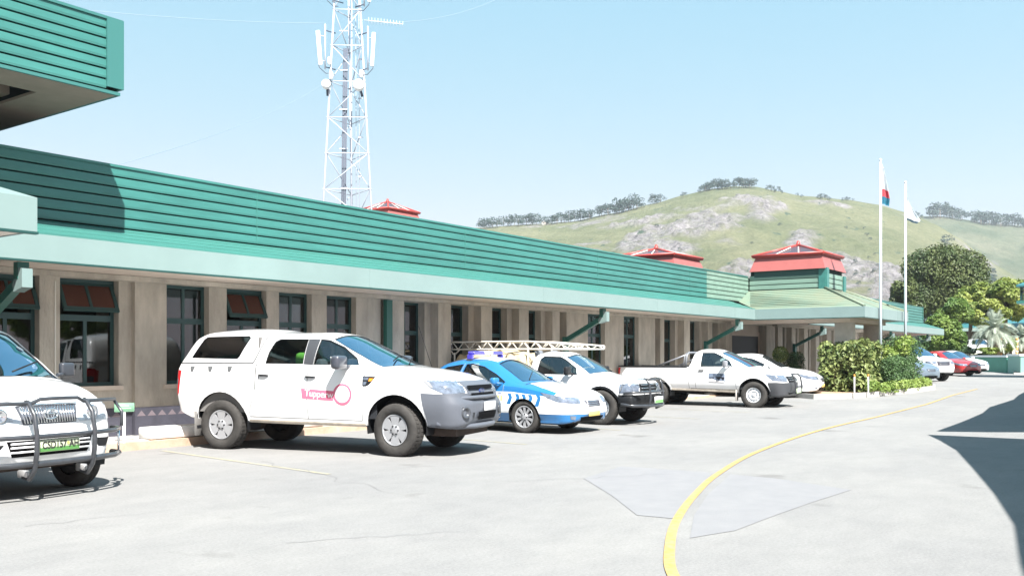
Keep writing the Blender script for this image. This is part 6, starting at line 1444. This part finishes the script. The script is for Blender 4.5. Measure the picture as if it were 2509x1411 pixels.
tree('bushy_tree', 'low green bush left of the white cars on the terrace', 2345, 69, 800, 872, 50, 14, 4000, .12, L_MID, 36)
tree('terrace_shrub', 'yellow green shrub on the terrace above the green wall', 2425, 65.5, 850, 868, 75, 12, 2600, .10, L_YEL, 37)
tree('terrace_shrub', 'bright green shrub beside the orange posts on the terrace', 2474, 66.5, 820, 868, 40, 12, 2600, .10, L_LIME, 38)
tree('terrace_shrub', 'low grey green shrub in front of the white cars on the terrace', 2375, 67, 848, 868, 46, 10, 2000, .09, L_HDG, 39)
# palm
def palm(px, fw, ybase, ycrown, rpx, label):
    b = at(px, fw, z=zt_ - .15); hc = CAM_H + (872 - ycrown) * fw / 2300 - b.z; Rr = rpx * fw / 2300
    root = empty('palm_tree', b, 0, label, 'palm'); m = MB(); m.tube([(0, 0, -.2), (.05, 0, hc * .5), (0, 0, hc)], [.34, .30, .24], 12); m.build('trunk', mat('palm_trunk', (.22, .17, .12), .95, var=.3, vscale=8, bump=.8, bscale=12), root)
    PL = leafmat('palm_frond_leaf', (.20, .25, .20), (.42, .46, .38), 1.5, .2); rnd = random.Random(8); bm = bmesh.new()
    for k in range(64):
        az = k * 2.399; el = R(rnd.uniform(-25, 80)); L = Rr * rnd.uniform(.85, 1.1); d = Vector((math.cos(az), math.sin(az), 0)); pts = []
        for i in range(11):
            t = i / 10; pts.append(Vector((0, 0, hc)) + d * (L * t * math.cos(el) * (1 - .1 * t)) + Vector((0, 0, L * t * math.sin(el) - L * .55 * t * t * (math.cos(el) + .15))))
        sd_ = d.cross(Vector((0, 0, 1)))
        for i in range(1, 11):
            for q_ in (0, .33, .66):
                p = pts[i - 1].lerp(pts[i], q_); tg = (pts[i] - pts[i - 1]).normalized(); ln = L * .28 * math.sin(math.pi * min(1, (i + q_) / 11) ** .8) + .05
                for s_ in (-1, 1):
                    tip = p + (sd_ * s_ * .8 + tg * .7 + Vector((0, 0, .25))).normalized() * ln; wv = tg * .022
                    bm.faces.new([bm.verts.new(p - wv), bm.verts.new(p + wv), bm.verts.new(tip)])
        for i in range(10): bm.faces.new([bm.verts.new(pts[i] - sd_ * .02), bm.verts.new(pts[i] + sd_ * .02), bm.verts.new(pts[i + 1] + sd_ * .015), bm.verts.new(pts[i + 1] - sd_ * .015)])
    link('fronds', bm, PL, root)
palm(2437, 66, 868, 806, 66, 'grey green feathery palm on the terrace behind the green wall')
palm(2506, 69, 868, 828, 46, 'second smaller palm cut off by the right edge')
for (px, lab) in ((2452, 'orange and cream striped post left of the bright green shrub'), (2491, 'orange and cream striped post right of the bright green shrub')):
    q = at(px, 67, z=zt_ - .15); root = empty('striped_post', q, 0, lab, 'post', 'striped posts on the terrace'); 
    for k in range(8): m = MB(); m.lathe([(.18 * k, .005), (.18 * k, .09), (.18 * k + .178, .09), (.18 * k + .178, .005)], 10, 'z'); m.build('stripe', mat('post_orange', (.62, .28, .08), .6) if k % 2 else mat('post_cream', (.62, .55, .42), .6), root)
# cars up on the terrace
q = at(2376, 72, z=zt_ - .12); saloon((q.x, q.y), 200, q.z, WPAINT, 'white car up on the terrace, the left of two among the plants', detail=False, name='terrace_car', group='white cars on the terrace')
q = at(2404, 78, z=zt_ + .35); saloon((q.x, q.y), 195, q.z, WPAINT, 'white car up on the terrace, the right of two beside the palm', detail=False, name='terrace_car', group='white cars on the terrace')
# green roofed buildings beyond
def roofed(name, label, px0, px1, fw, ye, yr, mt_roof, mt_wall, z0):
    a, b = at(px0, fw, z=0), at(px1, fw, z=0); ze = CAM_H + (872 - ye) * fw / 2300; zr = CAM_H + (872 - yr) * fw / 2300; d = (b - a); n_ = Vector((-d.y, d.x, 0)).normalized()
    if n_.dot(Vector((a.x, a.y, 0))) < 0: n_ = -n_
    root = empty(name, (0, 0, 0), 0, label, 'building'); A = lambda p, z: Vector((p.x, p.y, z))
    m = MB(); i_ = d.normalized() * .4; m.prism([A(a, z0) + i_ + n_ * .5, A(b, z0) - i_ + n_ * .5, A(b, z0) - i_ + n_ * 7.5, A(a, z0) + i_ + n_ * 7.5], (0, 0, ze - z0)); m.build('wall', mt_wall, root)
    m = MB(); m.prism([A(a, ze), A(a, zr) + n_ * 4, A(a, ze) + n_ * 8], d); m.build('roof', mt_roof, root)
    m = MB(); m.prism([A(a, ze - .02) - n_ * .05, A(a, ze - .3) - n_ * .05, A(a, ze - .3) - n_ * .01, A(a, ze - .02) - n_ * .01], d); m.build('fascia', FASCIA if mt_wall is not DARKIN else DGREEN, root)
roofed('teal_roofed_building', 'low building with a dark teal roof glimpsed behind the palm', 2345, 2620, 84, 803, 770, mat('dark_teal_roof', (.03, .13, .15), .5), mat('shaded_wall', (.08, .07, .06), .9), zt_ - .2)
def pavilion():
    fw = 50; a = at(2494, fw, z=0); root = empty('green_pavilion', (a.x, a.y, 0), 0, 'corner of a raised green pavilion entering at the right edge', 'pavilion'); s_ = fw / 2300; zz = lambda py: CAM_H + (872 - py) * s_
    m = MB(); m.box(-.1, 4.1, -4.0, .08, zz(703), zz(699)); m.prism([(-.1, .08, zz(699)), (4.1, .08, zz(699)), (2, -1.9, zz(655))], (0, 0, .01)); m.prism([(-.1, .08, zz(699)), (2, -1.9, zz(655)), (-.1, -4.0, zz(699))], (0, 0, .01)); m.build('roof', mat('dark_teal_roof', (.03, .13, .15), .5), root)
    m = MB(); m.box(.1, .22, -.2, -.08, zz(737), zz(703)); m.box(.05, 3.9, -3.8, -.24, zz(737), zz(722)); m.box(.1, 3.9, -.2, -.1, zz(716), zz(712)); m.build('clerestory_frame', DGREEN, root)
    m = MB(); m.box(-.14, 4.1, -4.0, .06, zz(744), zz(737)); m.build('fascia', TEAL, root)
    for x in (.4, 3.6): m = MB(); m.box(x, x + .2, -2.6, -2.4, 0, zz(744)); m.build('post', DGREEN, root)
pavilion()
# trees on the hill
def far_tree_mesh(seed, n=260, mt=L_GREY):
    bm = bmesh.new(); rnd = random.Random(seed)
    leaves(bm, blobs_ellipsoid((0, 0, .62), (.5, .5, .42), 9, seed, .42), n, .062, seed, shell=.5); me = bpy.data.meshes.new('crown'); bm.to_mesh(me); bm.free(); me.materials.append(mt)
    m = MB(); m.tube([(0, 0, -.3), (0, 0, .7)], [.035, .015], 5); mt_ = bpy.data.meshes.new('trunk'); m.bm.to_mesh(mt_); m.bm.free(); mt_.materials.append(BARK); return me, mt_
PROTO = [far_tree_mesh(100 + i) for i in range(4)]
rnd = random.Random(77)
def hill_tree(px, fwd, hpx, wpx, group, label, bv, dz=0, maxz=None):
    p = at(px, fwd, z=0); hit = bv.ray_cast(Vector((p.x, p.y, 900)), Vector((0, 0, -1)))
    if hit[0] is None: return
    z = hit[0].z; s_ = fwd / 2300; k = rnd.randrange(4); hpx *= 1.4; wpx *= 1.25
    root = empty('hill_tree', (p.x, p.y, z - .15 * hpx * s_ + dz), rnd.uniform(0, 6.28), label, 'tree', group); root.scale = (wpx * s_, wpx * s_, hpx * s_)
    for nm, me in zip(('crown', 'trunk'), PROTO[k]):
        o = bpy.data.objects.new(nm, me); COL.objects.link(o); o.parent = root
RG, RL = 'trees along the skyline of the hill', 'small dark tree on the skyline of the hill'
CL = ['at the far left end of the ridge, just above the parapet', 'left of the tiny white house on the ridge', 'right of the tiny white house on the ridge', 'in the low clump before the ridge starts to climb', 'in the small gap clump on the left slope', 'in the tallest clump on the left slope', 'standing apart halfway up the left shoulder', 'alone on the skyline just below the summit', 'at the left end of the summit grove', 'in the thick middle of the summit grove', 'in the thin gap of the summit grove', 'at the right end of the summit grove', 'in the low row just right of the summit', 'as specks on the right skyline', 'as a round bush group on the right skyline', 'as low scrub left of the first flagpole', 'right of the farther flagpole on the near ridge']
for ci, (a, b, n_, h0, h1) in enumerate(((1172, 1245, 9, 14, 22), (1248, 1318, 9, 14, 26), (1330, 1385, 7, 12, 22), (1388, 1450, 8, 16, 30), (1462, 1500, 5, 16, 24), (1500, 1562, 9, 18, 34), (1592, 1620, 4, 10, 22), (1670, 1680, 1, 12, 16), (1714, 1742, 5, 14, 22), (1742, 1778, 6, 16, 26), (1780, 1800, 3, 12, 22), (1802, 1850, 8, 14, 24), (1876, 1920, 5, 8, 14), (1950, 1970, 2, 5, 8), (2006, 2034, 4, 8, 14), (2062, 2092, 4, 5, 9), (2236, 2262, 3, 6, 12))):
    for k in range(n_):
        px = a + (b - a) * (k + rnd.uniform(.2, .8)) / n_; hh = rnd.uniform(h0, h1); hill_tree(px, 690 + rnd.uniform(-6, 6), hh, hh * rnd.uniform(.8, 1.25), RG, 'small tree ' + CL[ci], BV1)
RG2, RL2 = 'trees along the skyline of the farther hill', 'dark tree on the crest of the farther hill at right'
CF = ['leftmost clump on the far crest', 'second clump on the far crest', 'third clump on the far crest', 'long clump at the right end of the far crest', 'last clump on the far crest, outside the right edge']
for ci, (a, b, n_, h0, h1) in enumerate(((2284, 2330, 6, 22, 36), (2330, 2362, 5, 16, 28), (2384, 2425, 7, 20, 32), (2425, 2509, 12, 16, 28), (2509, 2560, 5, 16, 26))):
    for k in range(n_):
        px = a + (b - a) * (k + rnd.uniform(.2, .8)) / n_; hh = rnd.uniform(h0, h1); hill_tree(px, 1035 + rnd.uniform(-10, 10), hh, hh * rnd.uniform(.9, 1.3), RG2, 'dark tree in the ' + CF[ci], BV2)
RG3, RL3 = 'trees and bushes scattered over the hillside', 'blue green bush on the open hillside'
for k in range(110):
    px = rnd.choice((rnd.uniform(2080, 2520), rnd.uniform(2380, 2540), rnd.uniform(2400, 2520), rnd.uniform(1400, 2100))); fw = rnd.uniform(330, 640) if px > 2300 else rnd.uniform(300, 600)
    hh = rnd.uniform(7, 20) if px > 2200 else rnd.uniform(4, 9); hill_tree(px, fw, hh, hh * rnd.uniform(1.1, 1.6), RG3, 'blue green bush on the open hillside ' + ('left of the porch lantern' if px < 1850 else 'between the porch lantern and the flagpoles' if px < 2150 else 'right of the flagpoles' if px < 2400 else 'near the right edge'), BV1)
RG4, RL4 = 'trees at the foot of the hill', 'bushy tree at the foot of the hill behind the building'
for k in range(70):
    px = rnd.uniform(2080, 2560); fw = rnd.uniform(155, 300); hh = rnd.uniform(5, 9) * 2300 / fw * .95; hill_tree(px, fw, hh, hh * rnd.uniform(1.0, 1.4), RG4, 'bushy tree at the foot of the hill ' + ('left of the big dark crown' if px < 2200 else 'behind the big dark crown' if px < 2400 else 'near the right edge'), BV1)
for (px, fw) in ((1795, 230), (1812, 236), (1770, 240)): hill_tree(px, fw, 42, 46, RG4, RL4, BV1)
HOUSE = mat('far_house_wall', (.66, .62, .56), .8)
for (px, fw, lab) in ((1335, 690, 'tiny white house among the trees on the left skyline of the hill'), (2120, 330, 'tiny cream house on the lower hillside left of the flagpoles'), (2185, 300, 'tiny pale house on the lower hillside between the flagpoles')):
    p = at(px, fw, z=0); h_ = BV1.ray_cast(Vector((p.x, p.y, 900)), Vector((0, 0, -1)))
    if h_[0] is None: continue
    k = fw / 2300; root = empty('hill_house', (p.x, p.y, h_[0].z), R(36), lab, 'house'); m = MB(); m.box(-5 * k, 5 * k, -8 * k, 8 * k, -3 * k, 5 * k); m.build('wall', HOUSE, root)
    m = MB(); m.prism([(-6 * k, -9 * k, 5 * k), (0, -9 * k, 8 * k), (6 * k, -9 * k, 5 * k)], (0, 18 * k, 0)); m.build('roof', mat('far_house_roof', (.45, .40, .38), .7), root)
# patched area and cracks in the forecourt
def gp(px, py): f_ = CAM_H * 2300 / (py - 872); p = at(px, f_, z=0); return (p.x, p.y)
PATCHM = mat('patched_asphalt', (.180, .181, .190), .9, vscale=3, col2=(.206, .206, .212), bump=.4, bscale=80)
for poly in ([(1430, 1172), (1520, 1142), (1640, 1150), (1745, 1158), (1720, 1190), (1690, 1232), (1668, 1272), (1560, 1262), (1500, 1215)], [(1790, 1162), (1900, 1172), (2085, 1200), (1985, 1232), (1900, 1262), (1800, 1300), (1690, 1318), (1700, 1262), (1735, 1210)]):
    bm = bmesh.new(); bm.faces.new([bm.verts.new((*gp(*q), .004)) for q in poly]); bmesh.ops.recalc_face_normals(bm, faces=bm.faces); tag(link('asphalt_patch', bm, PATCHM), kind='structure')
CRACK = mat('asphalt_crack', (.155, .155, .155), .95)
rc = random.Random(3)
for (a, b) in (((1230, 1180), (1660, 1160)), ((640, 1130), (980, 1210)), ((700, 1330), (1180, 1300)), ((1480, 1075), (1700, 1062)), ((60, 1290), (420, 1250))):
    A, Bq = Vector(gp(*a)), Vector(gp(*b)); n = (Bq - A).orthogonal().normalized(); L = (Bq - A).length
    pts = [A.lerp(Bq, t / 12) + n * rc.uniform(-.035, .035) * L * (0 < t < 12) for t in range(13)]
    tag(link('asphalt_crack', ribbon([tuple(p) for p in pts], (.009, .004), .0065), CRACK), kind='structure')
# roof slabs added out of view at right, outlined to throw the big road shadow
def shadow_roof(name, pts, z, label, posts):
    root = empty(name, (0, 0, 0), 0, label, 'shadow caster'); m = MB(); m.prism([(x, y, z) for x, y in pts], (0, 0, .14)); m.build('roof', TEALD, root)
    for (x, y) in posts: m = MB(); m.tube([(x, y, 0), (x, y, z)], .07, 8); m.build('post', DGREEN, root)
HC = 4.0; ox, oy = .42 * HC, .68 * HC
shadow_roof('shadow caster', [(x - ox, y - oy) for x, y in ((5.5, .55), (7.6, .95), (9.32, 1.23), (11.37, 1.72), (13.67, 2.33), (16.2, 3.02), (18.0, 3.65), (19.1, 4.08), (19.3, -3), (5.5, -3))], HC, 'unseen green roof slab added at right to throw the near part of the road shadow', ((14.5, -5.2), (6, -5.2)))
shadow_roof('far_shadow_roof', [(x - ox, y - oy) for x, y in ((20.1, 4.13), (22.5, 4.22), (26.7, 4.42), (29.5, 4.72), (33.0, 4.66), (36, 4.95), (40, 5.2), (48, 5.4), (48, -3), (25, -3), (20.5, 3.3))], HC, 'second unseen green roof slab added farther right to throw the far part of the road shadow', ((24.6, -5.2), (40, -5.2)))
# trees and a bank across the road, only ever seen mirrored in the station windows
for k, (x, y, h_, lab) in enumerate(((-9, -16, 6.5, 'large tree across the road behind the camera, nearest the entrance'), (2, -19, 5.5, 'tree across the road behind the camera'), (13, -18, 6, 'tree across the road beyond the near roof slab'), (26, -20, 6.5, 'spreading tree across the road beyond the far roof slab'))):
    plant('roadside_tree', lab, 'tree', (x, y, 0), blobs_ellipsoid((0, 0, h_ * .62), (3.4, 3.0, h_ * .38), 16, 60 + k), 2600, .28, (L_MID, L_YEL)[k % 2], 60 + k, ((0, 0, -.2), (0, 0, h_ * .6), .25))

# ------------------------------------------------------------------ the air between here and the hills
m = MB(); m.box(-200, 1500, -1300, 1500, -1.5, 240)
hz = m.build('haze', None or bpy.data.materials.new('haze_air')); hm = hz.data.materials[0]; hm.use_nodes = True; n_ = hm.node_tree; n_.nodes.remove(n_.nodes['Principled BSDF'])
pv = n_.nodes.new('ShaderNodeVolumePrincipled'); pv.inputs['Color'].default_value = (.86, .93, 1, 1); pv.inputs['Density'].default_value = .00026; pv.inputs['Anisotropy'].default_value = .2
n_.links.new(pv.outputs[0], n_.nodes['Material Output'].inputs['Volume']); tag(hz, kind='stuff')
